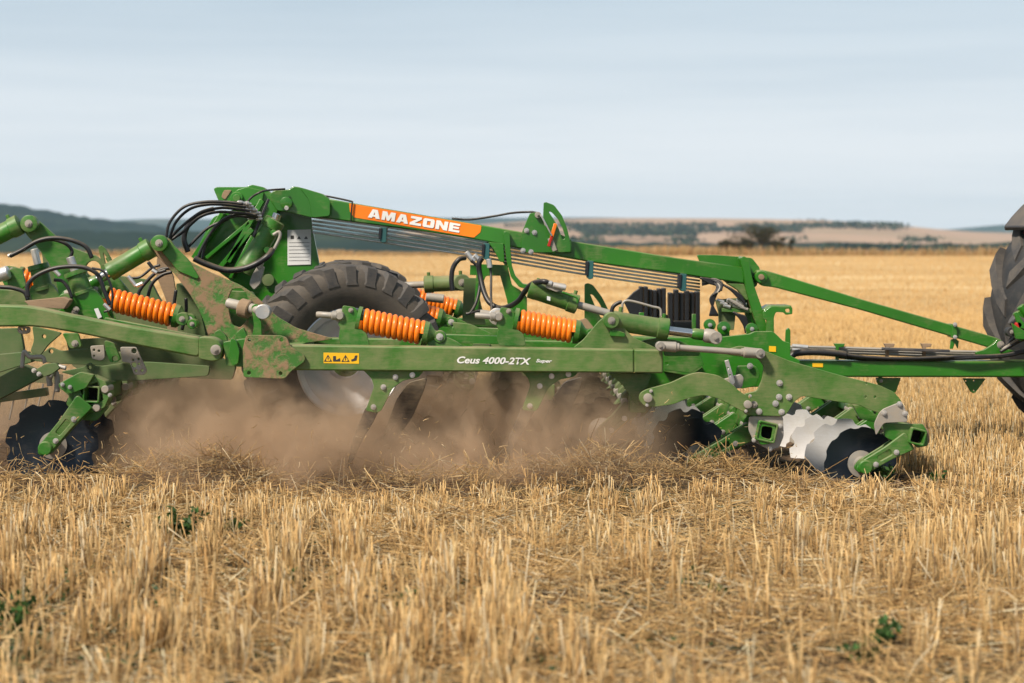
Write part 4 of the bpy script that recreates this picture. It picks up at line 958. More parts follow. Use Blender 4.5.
# ---- brackets carrying the front ram, ram and rods
P_('ram_bracket', [(574, 347), (583, 340), (598, 322), (606, 315), (615, 314), (622, 318), (624, 328), (634, 338), (650, 345), (660, 350), (574, 350)], .15, .03, 'dusty', rnd=3)
P_('ram_bracket', [(622, 350), (632, 344), (645, 340), (660, 337.5), (680, 341), (700, 350), (700, 356), (664, 356), (664, 351)], .3, .03, 'grime', rnd=4)
cylinder((612, 320.5), (669, 329.5), 10.2, .2, mat='grime')
eye((611.5, 320.5), .10, 8.2, .1, 'grime'); rod('piston_rod', U(668, 330.5, .2), U(700, 334.5, .2), .028, M['chrome'], C)
lathe('rod_end', U(692, 333.5, .2), U(704, 335, .2), [(0, .03), (.2, .036), (.9, .036), (1, .03)], M['clean'], C)
lathe('rod_eye', U(703, 335, .2), U(716, 337, .2), [(0, .034), (.2, .045), (.8, .045), (1, .03)], M['dsteel'], C); eye((716, 338), .12, 6.5, .12, 'dsteel')
hose('steel_pipe', [(622, 312, .2), (623, 303, .2), (630, 300.8, .2), (652, 306.5, .2), (660, 309, .2), (661, 317, .2)], .008, M['dsteel'], C)
hose('hydraulic_hose', [(611, 315, .25), (613, 307, .25), (618, 303, .25), (622, 302, .25)], .013, M['black'], C)
P_('lower_clevis', [(610, 330), (617, 330), (625, 333), (625, 337), (610, 336)], .12, .05, 'clean', rnd=1)
cylinder((529, 289), (578, 305), 9.0, 1.2, (640, 322), .026, 'dusty')
cylinder((466, 282.5), (424, 284.5), 8.2, 2.6, (396, 285.7), .026, 'dusty'); eye((462, 282.5), 2.5, 8, .15, 'film')
rod('spindle', U(426, 297, 2.9), U(444, 299, 2.9), .035, M['dsteel'], C)
rod('piston_rod', U(480, 313, .6), U(500, 316, .6), .024, M['dsteel'], C); eye((497, 316.5), .32, 8.5, .05, 'steel')
P_('post_plate', [(464, 278), (478, 278), (480, 300), (486, 325), (462, 325)], 2.4, .04, 'film', rnd=1)
# row of small top rails seen between the springs
for (x0, y0), (x1, y1), Y in (((452, 331), (600, 336), 1.5), ((458, 322), (520, 324), 2.9), ((430, 338), (520, 341), .6)):
    bar('rail', (x0, y0), (x1, y1), 8, Y, .1, 'grime')
P_('link_plate', [(452, 322), (470, 324), (492, 334), (486, 340), (456, 334)], .9, .04, 'grime', rnd=2)
P_('link_plate', [(540, 333), (560, 330), (576, 340), (570, 346), (545, 344)], .9, .04, 'grime', rnd=2)

# ---- tower and headstock of the wheel lift
tw = P_('tower_plate', [(213, 217), (222, 213), (250, 205), (311, 214), (313, 232), (319, 262), (322, 300), (300, 330), (258, 330), (246, 300), (230, 280), (205, 262), (193, 257)], 2.12, .04, 'clean', rnd=4); eye((268, 280), 2.08, 6, .03, 'film', tw, 'recess_shade_disc', False)  # dusty green disc added in place of an open hole to suggest its shade
for a_, b_, w, m in (((249, 222), (206, 258), 3.4, 'clean'), ((252, 229), (220, 267), 4.5, 'clean'), ((252, 236), (230, 278), 3.0, 'clean'), ((222, 213), (193, 258), 4.2, 'clean'), ((262, 200), (228, 262), 5, 'clean')):
    bar('tower_rib', a_, b_, w, 1.96, .16, m, C)
P_('tower_head', [(213.5, 189), (216, 187), (246, 187), (252, 184.6), (263, 187), (271, 193), (280, 200), (276, 216), (262, 219), (240, 216), (228, 205), (219, 202)], 2.0, .1, 'clean', rnd=2)
P_('mud_patch', [(224, 190), (232, 190), (225, 200), (221, 197)], 1.992, .01, 'mudplate', rnd=2)
eye((236.5, 198), 1.93, 6.2, .1, 'clean', C, 'pivot_boss', False); eye((236.5, 198), 1.91, 3.6, .05, 'grime', C, 'pivot_boss', False)
P_('tower_cheek', [(226, 207), (236, 190), (247, 187), (264, 191), (262, 203), (240, 212)], 1.97, .03, 'clean', rnd=3)
bm_ = P_('top_boom', [(320, 197), (347, 202), (482, 225), (522, 232), (572, 241), (680, 258.4), (744.5, 267.3), (744.5, 283.6), (680, 274), (600, 263.6), (555, 255.6), (489, 242), (469, 238.4), (400, 228), (350, 221.5), (322, 217.8)], 1.9, .15, 'clean', rnd=0, bev=.009)
P_('boom_head', [(269.4, 194.6), (274, 190), (289, 189.5), (293, 186.2), (299, 187), (321.6, 193.6), (328, 199), (330, 208), (329, 216), (311.7, 218), (285.6, 211.5), (277, 211), (270.6, 201)], 1.84, .26, 'clean', bm_, rnd=3, bev=.006)
P_('boom_cheek', [(299, 187), (321.6, 193.6), (330, 199), (330, 216), (311.7, 217.8), (309, 200)], 1.826, .012, 'clean', bm_, rnd=3)
eye((286, 203), 1.80, 6.0, .05, 'clean', bm_, 'pivot_boss', False); eye((286.5, 208), 1.795, 2.2, .03, 'steel', bm_, 'grease_nipple', False)
so = P_('orange_band', [(349, 203.2), (481.5, 225.6), (480.5, 232), (474, 237.6), (354, 217.4), (350, 212)], 1.897, .0025, 'sticker_orange', bm_, rnd=1, bev=.0005)
def letters(word, p0, p1, hpx, Y, parent):
    """heavy block capitals cut as plates"""
    G = {'A': ([(0, 0), (.32, 1), (.78, 1), (1.1, 0), (.72, 0), (.66, .17), (.42, .17), (.36, 0)], [[(.47, .38), (.61, .38), (.55, .68), (.53, .68)]]),
         'M': ([(0, 0), (0, 1), (.42, 1), (.6, .52), (.78, 1), (1.2, 1), (1.2, 0), (.88, 0), (.88, .5), (.7, 0), (.5, 0), (.32, .5), (.32, 0)], []),
         'Z': ([(0, 0), (0, .25), (.56, .72), (.04, .72), (.04, 1), (1.02, 1), (1.02, .75), (.46, .28), (1.04, .28), (1.04, 0)], []),
         'O': ([(.12, 0), (0, .14), (0, .86), (.12, 1), (.92, 1), (1.04, .86), (1.04, .14), (.92, 0)], [[(.36, .27), (.68, .27), (.68, .73), (.36, .73)]]),
         'N': ([(0, 0), (0, 1), (.38, 1), (.74, .45), (.74, 1), (1.08, 1), (1.08, 0), (.72, 0), (.34, .55), (.34, 0)], []),
         'E': ([(0, 0), (0, 1), (.96, 1), (.96, .76), (.36, .76), (.36, .62), (.9, .62), (.9, .39), (.36, .39), (.36, .24), (.98, .24), (.98, 0)], [])}
    W = {'A': 1.1, 'M': 1.2, 'Z': 1.04, 'O': 1.04, 'N': 1.08, 'E': .98}; gap = .13
    tot = sum(W[c] for c in word)+gap*(len(word)-1); a = U(*p0, Y); u = (U(*p1, Y)-a)/tot; up = Vector((-u.z, 0, u.x)).normalized()*(hpx/sc(Y)); x = 0
    for c in word:
        f = lambda p: ((a+u*(x+p[0]-.0)+up*p[1]).x, (a+u*(x+p[0])+up*p[1]).z)
        shape('letter', [f(p) for p in G[c][0]], [[f(p) for p in h] for h in G[c][1]], Y-.0015, .002, M['white'], parent, .0004); x += W[c]+gap
letters('AMAZONE', (367.8, 217.3), (459.2, 232.8), 8.8, 1.894, so)
hose('cable_tie', [(352.5, 201, 1.88), (351.5, 211, 1.88), (351, 221.5, 1.88)], .006, M['black'], C)
# documentation sheet
sh = P_('info_sheet', [(287.5, 230), (311, 229.4), (311, 264.5), (287.5, 265.2)], 2.112, .003, 'paper', rnd=0)
for i in range(6): P_('printed_line', [(289, 242.5+i*3.6), (309.5, 242.3+i*3.6), (309.5, 242.7+i*3.6), (289, 242.9+i*3.6)], 2.1105, .0012, 'fender', sh, rnd=0, bev=.0002)
P_('print_mark', [(290.5, 235.5), (294, 235.5), (294, 239), (290.5, 239)], 2.1105, .0012, 'ink', sh, rnd=.5, bev=.0002)
for x in (299, 306): P_('print_mark', [(x, 236), (x+2, 239), (x-2, 239)], 2.1105, .0012, 'fender', sh, rnd=0, bev=.0002)
# lift ram
lr = cylinder((244, 272), (275.6, 219.5), 10.2, 1.75, (277.5, 213.5), .032, 'grime', fit=False)
hose('steel_pipe', [(273, 235, 1.66), (279, 232, 1.66), (279.5, 238, 1.66), (272, 252, 1.66), (266, 256, 1.66)], .012, M['dsteel'], C)
for p in ((273.5, 233), (267, 250)): eye(p, 1.66, 3.2, .05, 'clean', lr, 'port', False)
bar('gas_strut', (268.6, 199), (253, 237), 2.6, 1.7, .02, 'blackbox')
P_('valve_block', [(252, 275), (258, 265), (264, 267), (260, 284), (254, 290), (249, 284)], 1.6, .06, 'dsteel', rnd=1.5); rod('fitting', U(258, 268, 1.6), U(262, 262, 1.6), .02, M['steel'], C)
hose('large_hose', [(194, 258.5, 1.55), (206, 264, 1.55), (225, 270, 1.55), (242, 269, 1.55), (256, 264, 1.55), (268, 256, 1.55), (272, 250, 1.62)], .021, M['black'], C, 22, .08)
# black hoses that arch from the tower down to the rear plate
arch = [[(166, 238), (170, 222), (184, 207), (204, 202), (226, 202), (243, 204)], [(169, 240), (176, 222), (190, 209), (208, 204.5), (228, 205), (246, 207)], [(166, 243), (180, 228), (200, 213), (220, 208), (236, 209), (250, 211)],
        [(171, 240), (184, 231), (200, 217), (218, 212), (238, 213), (257, 215)], [(196, 262), (204, 244), (216, 226), (230, 216), (246, 214), (258, 217)], [(202, 260), (206, 242), (212, 232), (222, 222), (236, 216), (256, 218)], [(186, 250), (192, 243), (208, 228), (228, 219)]]
for i, a_ in enumerate(arch):
    hose('hydraulic_hose', [(x, y, 1.45+.03*i) for x, y in a_], .0105, M['black'], C)
hose('large_hose', [(188, 252, 1.6), (184, 238, 1.6), (189, 224, 1.6), (200, 214, 1.6), (214, 209, 1.6)], .019, M['black'], C, 14, .06)
hose('hydraulic_hose', [(246, 204, 1.6), (252, 197, 1.6), (262, 191.5, 1.6), (271, 190, 1.75), (285, 189, 1.8)], .008, M['black'], C)
for i, (x, y) in enumerate(((237, 202.5), (239, 205), (243, 208.5), (246, 211.5), (247, 214.5), (248, 217.5))):
    lathe('hose_fitting', U(x, y, 1.5+.03*i), U(x+14, y+1.6, 1.55+.03*i), [(0, .01), (.1, .017), (.35, .017), (.37, .012), (.6, .012), (.62, .018), (.8, .018), (.82, .01), (1, .01)], M['steel'], C, 12)
# loops on the left
for pts, Y, r in (([(92, 258), (86, 247), (72, 240.5), (54, 238), (38, 241), (22, 250), (10, 256)], .9, .015), ([(28, 297), (28, 285), (36, 276), (52, 269), (70, 266.5), (86, 268), (98, 275), (104, 290), (110, 305)], .4, .014), ([(70, 258), (72, 251), (66, 244), (52, 239.5), (38, 241.5)], .95, .012), ([(54, 280), (62, 281), (68, 288), (72, 298)], .45, .011), ([(92, 268), (104, 272), (112, 290), (111, 308), (104, 312)], .36, .008), ([(0, 287), (12, 288), (24, 292), (28, 300)], .7, .014),
                  ([(170, 268), (160, 270), (150, 278), (140, 290), (138, 300)], 1.1, .012), ([(172, 272), (162, 275), (152, 284), (147, 300)], 1.15, .012), ([(128, 278), (140, 277), (152, 268), (160, 265)], 1.0, .009), ([(176, 290), (174, 305), (172, 325)], 1.3, .012), ([(186, 298), (186, 312), (182, 330)], 1.3, .012), ([(60, 276), (63, 290), (62, 300)], 1.2, .01), ([(148, 262), (153, 268), (158, 272), (166, 270)], .72, .012)):
    hose('hydraulic_hose', [(x, y, Y) for x, y in pts], r, M['black'], C)
for a_, b_, Y in (((128, 276), (136, 286), .7), ((136, 286), (143, 283), .7), ((104, 304), (110, 310), .35), ((8, 256), (14, 254), .9), ((152, 270), (157, 273), .7), ((54, 270), (60, 276), .6)):
    rod('fitting', U(*a_, Y), U(*b_, Y), .013, M['steel'], C, 10)

# ---- steel pipes slung under the boom
for i in range(5):
    o_ = i*3.6
    hose('steel_pipe', [(312, 217+o_*1.05, 1.93+.02*i), (400, 229+o_*1.1, 1.93+.02*i), (480, 242.5+o_, 1.93+.02*i), (560, 256+o_, 1.93+.02*i), (620, 266+o_*.95, 1.93+.02*i), (700, 277.5+o_*.9, 1.93+.02*i)], .0075, M['steel'], C, 4, seg=8)
for x, y, h in ((384, 234.5, 15), (591, 269.5, 18), (684, 282, 17), (487, 251, 16)):
    P_('pipe_clamp', [(x-3.5, y-h/2), (x+2.8, y-h/2+.5), (x+2.2, y+h/2), (x-1.5, y+h/2+1), (x-4, y+h/2-1)], 1.87, .14, 'teal', rnd=.5)
    P_('clamp_strap', [(x-5, y-h/2+1), (x-2, y-h/2+1), (x-3, y+h/2-3), (x-5.5, y+h/2-3)], 1.86, .14, 'blackbox', rnd=.5)
hose('boom_cable', [(452, 218.5, 2.0), (470, 219.5, 2.0), (495, 216, 2.0), (512, 213, 2.0), (530, 212, 2.0), (538, 213, 1.9)], .008, M['black'], C)
hose('boom_cable', [(326, 196, 1.98), (340, 198.8, 1.98), (352, 201.5, 1.98)], .007, M['black'], C)

# ---- position indicator on the boom
ip = P_('indicator_plate', [(521, 243), (522, 232), (530, 213), (537, 212.5), (541, 214), (545, 226), (571.5, 240), (571.5, 252.5), (522, 252.6)], 1.87, .02, 'clean', rnd=1.5)
bolts(ip, [(526.5, 230.5), (534.5, 232.5), (523, 250.5), (531, 251.8)], 1.87, .017)
P_('indicator_quadrant', [(543.6, 202.6), (546, 202), (554, 205), (562, 215.5), (567, 228), (570, 240), (571, 252), (555, 252.6), (549, 236), (543, 218)], 1.75, .014, 'clean', rnd=2,
   holes=[[(548.5, 211.5), (551.5, 212), (558, 219), (563, 229), (565.5, 238), (562.5, 240), (559, 229), (553.5, 219)]])
bar('pointer', (555.5, 223.5), (551, 240), 3.4, 1.72, .012, 'sticker_orange'); bar('pointer', (541, 215), (552, 236), 1.6, 1.71, .01, 'steel'); bar('pointer', (550, 238), (555, 251), 5, 1.73, .03, 'dsteel')
P_('pointer_tip', [(547, 246), (551, 235), (553, 236), (550, 247)], 1.715, .01, 'red', rnd=.5); eye((538, 215), 1.84, 3.2, .05, 'dsteel')
P_('indicator_quadrant', [(584.5, 284), (588, 283), (593, 285), (602, 297), (608, 309), (610, 318), (600, 330), (584.5, 330)], 2.2, .014, 'clean', rnd=2, holes=[[(590, 294), (593, 295), (600, 304), (605, 317), (601, 318), (596, 308)]])
P_('mud_patch', [(575, 322), (586, 318), (596, 330), (578, 334)], 2.1, .05, 'mudplate', rnd=2)

# ---- upright below the boom
up = P_('upright_plate', [(486, 242), (503, 240), (505, 250), (508, 268), (512, 285), (520, 290), (527, 297), (527, 320), (510, 322), (507, 300), (500, 275), (486, 276), (482, 285), (478, 310), (474, 310), (476, 280), (477, 264), (505, 265)], 2.02, .03, 'clean', rnd=1.5)
P_('upright_flange', [(503, 234), (504, 231.6), (507, 231), (510, 233.5), (510.5, 250), (512, 266), (515.5, 276), (523, 284), (531, 285), (530, 290), (519, 287), (511, 277), (507, 263), (505, 248)], 1.84, .2, 'clean', up, rnd=1.5)
P_('gusset', [(488, 242), (503.5, 243.5), (504.5, 262), (500, 262), (494, 250)], 1.86, .02, 'clean', up, rnd=1)
bar('crosspiece', (470, 270), (508, 271), 10, 2.06, .05, 'clean', up)
hose('large_hose', [(452.6, 291, 1.8), (451.5, 280, 1.8), (453, 268, 1.8), (459, 259.5, 1.8), (465, 258, 1.85)], .017, M['black'], C, 16, .07)
hose('large_hose', [(482, 258, 1.75), (479, 264, 1.75), (480, 275, 1.75), (484, 292, 1.7), (490, 303, 1.65), (500, 308, 1.6), (510, 306, 1.5), (519, 300, 1.4), (526, 290, 1.3), (533, 283.5, 1.2), (543, 281.5, 1.1), (549, 283, 1.1)], .0185, M['black'], C, 16, .07)
hose('hydraulic_hose', [(471, 260, 1.8), (478, 268, 1.8), (480, 282, 1.8), (477, 300, 1.75), (471, 312, 1.7), (466, 314, 1.7)], .011, M['black'], C)
hose('hydraulic_hose', [(489, 262, 1.7), (491, 275, 1.7), (491, 295, 1.6), (492, 312, 1.5), (494, 320, 1.4)], .009, M['black'], C); rod('fitting', U(488.5, 259, 1.7), U(490, 268, 1.7), .02, M['steel'], C, 12)
hose('hydraulic_hose', [(472, 313, .9), (480, 311, .8), (492, 314, .6), (494, 322, .4)], .009, M['black'], C)
P_('valve_block', [(545, 281), (552, 282), (566, 284), (566, 290), (556, 292), (546, 288)], 1.1, .06, 'dsteel', rnd=1.5)
for a_, b_ in (((543, 281.5), (552, 284)), ((553, 285), (566, 288)), ((466, 252), (474, 262)), ((474, 255), (480, 261))): rod('fitting', U(*a_, 1.1 if a_[0] > 500 else 1.85), U(*b_, 1.1 if a_[0] > 500 else 1.85), .02, M['steel'], C, 12)
P_('sticker', [(547, 296), (550.5, 297), (550.3, 301), (547, 300)], 1.12, .002, 'paper', rnd=.3)
hose('steel_pipe', [(562, 292, 1.1), (570, 295, 1.1), (577, 298, 1.1), (577.5, 303, 1.1)], .008, M['clean'], C)

# ---- black folded flaps behind the front frame
for x0, x1, top in ((639, 666, 288), (668, 700, 291)):
    f0 = U(x0, top, 2.5); f1 = U(x1, 334, 2.5); n = 6; parts = []
    for i in range(n):
        w = (f1.x-f0.x)/n; cx = f0.x+w*(i+.5); hgt = f0.z-f1.z+random.uniform(-.02, .02)
        parts.append(obox((cx, 2.55-.03*(i % 2), f1.z+hgt/2), Vector((w*.4, 0, 0)), Vector((0, .07, 0)), Vector((0, 0, hgt/2))))
    fl = joined('black_flap_pack', parts, M['blackbox'], C); bevel(fl, .006)
    box('flap_front', f0.x+.03, f1.x-.06, 2.38, 2.44, f1.z, f0.z-.22, M['blackbox'], fl, .01)
P_('black_flap_pack', [(624, 302), (634, 292), (640, 288), (641, 330), (632, 318)], 2.5, .06, 'blackbox', rnd=1)
P_('flap_front', [(660, 315), (668, 315), (668, 332), (660, 332)], 2.3, .05, 'blackbox', rnd=1)
bar('flap_tab', (641.5, 312.5), (641.5, 322), 5, 2.0, .02, 'clean'); bar('flap_tab', (694, 314), (694, 333), 4, .9, .02, 'clean')

# ---- front frame and mast
P_('front_frame_plate', [(636, 344), (660, 338), (721, 337), (749, 334), (754.5, 331.4), (773, 331.4), (778, 336), (783, 341), (790.5, 343), (790.5, 356), (800, 360), (800, 385), (640, 392), (636, 372)], 1.15, .04, 'clean', rnd=2, bev=.004)
P_('front_frame_plate', [(636, 344), (660, 338), (721, 337), (749, 334), (754.5, 331.4), (773, 331.4), (778, 336), (783, 341), (790.5, 343), (790.5, 356), (800, 360), (800, 385), (640, 392), (636, 372)], 2.5, .04, 'clean', rnd=2, bev=.004)
bar('stiffener', (664, 370), (690, 374.5), 3, 1.1, .05, 'grime'); bar('stiffener', (690, 374.5), (702, 366), 3, 1.1, .05, 'grime')
P_('side_plate', [(664, 352), (700, 352), (704, 365), (690, 373), (664, 370)], .6, .03, 'grime', rnd=1, holes=[(667, 363.5, 1.4)])
P_('yellow_sticker', [(769, 346), (776, 346.4), (776, 352), (769, 351.6)], 1.146, .002, 'yellow', rnd=.3)
mt = P_('mast_plate', [(697, 254.8), (716, 255), (744, 257), (752, 258), (760, 268), (757, 286), (750, 290), (764, 322), (765, 333), (748, 333), (744, 305), (740, 292), (728, 284), (700, 262)], 2.04, .06, 'clean', rnd=2)
P_('mast_flange', [(740, 258), (744, 256), (749, 259), (751, 272), (754, 285), (761, 305), (766, 322), (767, 333), (760, 333), (755, 320), (746, 290), (743.5, 272)], 1.86, .26, 'clean', mt, rnd=2.5)
P_('gusset', [(727, 283.5), (744, 284), (749, 300), (746, 300), (738, 290)], 1.9, .1, 'dusty', mt, rnd=1)
dg = P_('tension_arm', [(756, 271), (761, 269.6), (770, 271.5), (860, 298.8), (996, 337.4), (1003, 341), (1004, 348), (997, 350), (985, 346.4), (860, 309.6), (775, 287.5), (762, 286), (756, 280)], 1.9, .1, 'clean', rnd=3, bev=.008)
eye((761.5, 277), 1.86, 6.3, .19, 'clean', dg, 'pivot_boss', False); eye((761.5, 277), 1.84, 2.9, .02, 'mudplate', dg, 'pivot_pin', False)
P_('arm_collar', [(952.5, 324), (957.5, 325.5), (957, 339), (951.5, 337.5)], 1.88, .14, 'clean', dg, rnd=.5); bolts(dg, [(955, 324.5), (955, 337)], 1.87, .014)
P_('collar_tab', [(951, 340), (955, 338), (959, 341), (958, 349), (955, 343), (953, 349), (950, 349)], 1.93, .02, 'clean', rnd=.8)
P_('arm_lug', [(976, 352), (984, 350), (992, 345), (998, 339), (1003, 342), (1006, 349), (1022, 352), (1022, 354.6), (976, 354.6)], 1.84, .04, 'clean', rnd=2); bolts(C, [(1000.5, 344.5)], 1.84, .024, 'dsteel')
P_('step_bracket', [(763, 312), (771, 306.5), (791, 306.4), (792.5, 308), (792.5, 314), (786, 315), (784, 312.5), (776, 312), (774, 317), (774, 333), (766, 333), (767, 320), (763, 319)], 1.75, .04, 'clean', rnd=1.5, holes=[[(785, 309), (790, 308.5), (790, 312.5), (786, 312.5)]])
P_('step_tread', [(763, 310), (771, 305.6), (791.5, 305.6), (791.5, 307.2), (772, 308.2), (764, 312)], 1.8, .3, 'clean', rnd=.5)
P_('cable_post', [(786, 330), (788.5, 327.5), (790.5, 330), (790.5, 344), (785.5, 344)], 1.7, .03, 'clean', rnd=1)
for p, r in (((724, 328), 6.5), ((710, 325), 6), ((752, 329), 6)): 
    eye(p, 1.7, r, .04, 'clean', C, 'lug', False); bolts(C, [p], 1.69, .014)
for p in ((724, 331), (752, 332)): bar('lug_foot', (p[0]-5.5, p[1]+3), (p[0]+5.5, p[1]+3), 10, 1.71, .03, 'clean')
# valve block with its hoses under the mast
P_('valve_block', [(716, 300), (742, 298), (744, 308), (736, 312), (734, 330), (720, 330), (719, 312)], 1.95, .08, 'film', rnd=1)
for i in range(8):
    x = 717+i*3.2; y = 300+2.5*(i % 3); rod('fitting', U(x, y, 1.9), U(x+7, y+2.2, 1.9), .014, M['steel'], C, 10)
for i in range(6): rod('fitting', U(728+i*2.5, 299+i*1.6, 1.88), U(737+i*2.2, 303+i*1.3, 1.88), .011, M['dsteel'], C, 10)
for i in range(7):
    hose('hydraulic_hose', [(700+i*1.5, 278+i*.8, 1.9), (712+i, 280+i, 1.9), (719-i*.6, 286+i, 1.88), (714-i*.6, 300, 1.88), (710+i*1.3, 316, 1.88)], .009, M['black'], C)
for i in range(5):
    hose('hydraulic_hose', [(722+i*2, 284+i, 1.87), (731+i*2, 290+i, 1.87), (738+i, 297, 1.87), (745, 302+i, 1.87)], .008, M['black'], C)
    hose('hydraulic_hose', [(733+i*1.5, 312+i*.7, 1.87), (739+i*1.5, 317, 1.87), (744+i, 325, 1.87), (746+i, 333, 1.87)], .009, M['black'], C)
    hose('hydraulic_hose', [(702, 280+i*1.2, 1.93), (714, 279+i, 1.9), (722-i, 283+i*2, 1.87), (721-i*2, 291+i, 1.86)], .008, M['dsteel'] if i == 2 else M['black'], C)
P_('crosspiece', [(722, 308), (752, 309), (752, 313), (722, 312)], 1.9, .06, 'grime', rnd=.5)

# ---- drawbar
db = P_('drawbar', [(770, 360.5), (850, 361), (1200, 361.5), (1200, 377.5), (850, 377.2), (770, 376)], 1.85, .2, 'clean', rnd=0, bev=.012)
P_('stand_plate', [(963, 378.4), (986, 378.6), (976, 392), (974, 393.5), (971, 392)], 1.93, .03, 'clean', db, rnd=1, holes=[(966, 381, .9), (974, 380.6, .9), (974, 390.5, .8)])
P_('stand_plate', [(876, 378), (901, 378), (896, 392), (890, 396), (880, 390)], 1.93, .03, 'clean', db, rnd=1); eye((881, 381), 1.9, 4, .03, 'grime', db)
P_('yellow_sticker', [(812.5, 363), (823, 363.3), (823, 367.3), (812.5, 367)], 1.846, .002, 'yellow', db, rnd=.3)
for i, y in enumerate((346.5, 349, 351.5)):
    hose('steel_pipe', [(790, y+.2, 1.88+.03*i), (820, y+.6, 1.88+.03*i), (870, y+2.2, 1.88+.03*i), (940, y+4.5, 1.88+.03*i), (985, y+5.5, 1.88+.03*i)], .010, M['dsteel'], db, 4)
rod('fitting', U(792, 346, 1.86), U(808, 347.4, 1.86), .017, M['steel'], db, 12); rod('fitting', U(792, 349.5, 1.86), U(806, 350.4, 1.86), .015, M['steel'], db, 12)
hose('large_hose', [(790, 357, 1.82), (797, 353, 1.82), (815, 352, 1.82), (837, 353.5, 1.82), (846, 355, 1.82)], .024, M['black'], db, 20, .1)
for i in range(3):
    hose('hydraulic_hose', [(838, 354+i*1.4, 1.83+.03*i), (870, 357.5+i, 1.83+.03*i), (910, 358.5+i, 1.83+.03*i), (960, 356.5+i*.9, 1.8), (990, 356+i*.6, 1.8), (1010, 354+i*.6, 1.8), (1030, 349+i, 1.8), (1100, 335+i, 1.8)], .013, M['black'], db)
bar('grey_shroud', (883, 348.8), (950, 351.2), 2.6, 1.8, .06, 'fender', db)
for x in (838, 888, 925): P_('pipe_clamp', [(x-4, 343.5), (x+7, 343.8), (x+6, 346.8), (x+1, 347.5), (x+1, 360), (x-2, 360), (x-2, 347.5)], 1.86, .04, 'clean' if x == 838 else 'mudplate', db, rnd=.5)
for i in range(3): hose('hydraulic_hose', [(1000+i*2, 352-i*1.2, 1.8), (1012, 345-i*2.5, 1.78), (1024, 339-i*2.5, 1.75), (1060, 325-i*3, 1.6)], .013, M['dsteel' if i == 1 else 'black'], db)

# ------------------------------------------------------------------ the tractor
TX, TY, TYAW, WR = 4.91, 1.67, R(22), .96
T = empty('tractor', (TX, TY, 0)); tag(T, 'rear of a tractor with tall black lugged tyre and dark fender at the right edge', 'tractor')
m_t = Matrix.Translation((TX, TY, 0))@Matrix.Rotation(TYAW, 4, 'Z')
TW = lambda x, y, z: m_t@Vector((x, y, z))
wheel(TW(0, 1.0, WR), TYAW, WR, .62, .48, T, 'tyre2', 14, .085, .085, 1.7, spin=.06)
wheel(TW(0, -1.0, WR), TYAW, WR, .62, .48, T, 'tyre2', 14, .085, .085, 1.7)
rod('axle_housing', TW(0, -.85, WR), TW(0, .85, WR), .16, M['fender'], T)
def tbox(name, x0, x1, y0, y1, z0, z1, mat, bev, parent=T):
    r3 = m_t.to_3x3(); o = joined(name, [obox(TW((x0+x1)/2, (y0+y1)/2, (z0+z1)/2), r3@Vector(((x1-x0)/2, 0, 0)), r3@Vector((0, (y1-y0)/2, 0)), Vector((0, 0, (z1-z0)/2)))], M[mat], parent); bevel(o, bev, 3); return o
def fender(y0, y1):
    a0, a1, Ro, Ri = 141, 15, 1.05, 1.0
    rings = []
    for a in np.linspace(a0, a1, 22):
        ca, sa = math.cos(R(a)), math.sin(R(a)); rings.append([TW(Ri*ca, y0, WR+Ri*sa), TW(Ro*ca, y0+.04, WR+Ro*sa), TW(Ro*ca, y1-.04, WR+Ro*sa), TW(Ri*ca, y1, WR+Ri*sa)])
    a = R(a0); o = joined('fender', [sweep_rings(rings)], M['fender'], T, 40); bevel(o, .015, 3)
    tbox('tail_light', -.89, -.84, y0+.06, y0+.13, WR+.6, WR+.64, 'red', .008, o); return o
fender(.72, 1.24); fender(-1.36, -.62)
tbox('rear_housing', -.35, .5, -.35, .35, .55, 1.25, 'fender', .04)
tbox('cab', -.1, 1.2, -.66, .66, 1.3, 2.9, 'blackbox', .08); tbox('hood', 1.2, 3.2, -.42, .42, .95, 1.75, 'clean', .1)
rod('drawbar_pin', Vector((5.0, 1.95, .35)), Vector((5.0, 1.95, .7)), .04, M['dsteel'], T)
for p, q, r, m in (((1014, 330), (1024, 337), .04, 'clean'), ((1012, 318), (1030, 330), .05, 'fender'), ((1016, 312), (1022, 322), .03, 'clean'), ((1020, 306), (1034, 324), .03, 'clean')):
    rod('linkage', U(*p, 1.7), U(*q, 1.7), r, M[m], T, 14)
eye((1012, 332), 1.65, 5, .08, 'tyre2', T, 'linkage'); eye((1019, 325), 1.6, 3, .05, 'red', T, 'linkage', False)
P_('linkage', [(1014, 313), (1017, 312), (1026, 326), (1040, 332), (1019, 328)], 1.6, .03, 'clean', T, rnd=1)
P_('linkage', [(1012, 323), (1018, 327), (1040, 340), (1016, 339)], 1.55, .03, 'clean', T, rnd=1)
# ------------------------------------------------------------------ air and dust
def haze():
    x0, x1, y0, y1, z0, z1 = -4200, 4200, -60, 5800, -75, 130
    o = joined('haze', [obox(((x0+x1)/2, (y0+y1)/2, (z0+z1)/2), Vector(((x1-x0)/2, 0, 0)), Vector((0, (y1-y0)/2, 0)), Vector((0, 0, (z1-z0)/2)))], None)
    m = bpy.data.materials.new('haze_air'); m.use_nodes = True; nt = m.node_tree; nt.nodes.clear(); ou = N(nt, 'ShaderNodeOutputMaterial')
    v = N(nt, 'ShaderNodeVolumePrincipled'); v.inputs['Color'].default_value = (.55, .78, 1, 1); v.inputs['Density'].default_value = HAZE; v.inputs['Anisotropy'].default_value = .2
    L(nt, v.outputs[0], ou.inputs['Volume']); o.data.materials.append(m); tag(o, kind='stuff'); o['label'] = 'thin blue haze lying over the whole landscape'; o['category'] = 'haze'
HAZE = .000105
haze()
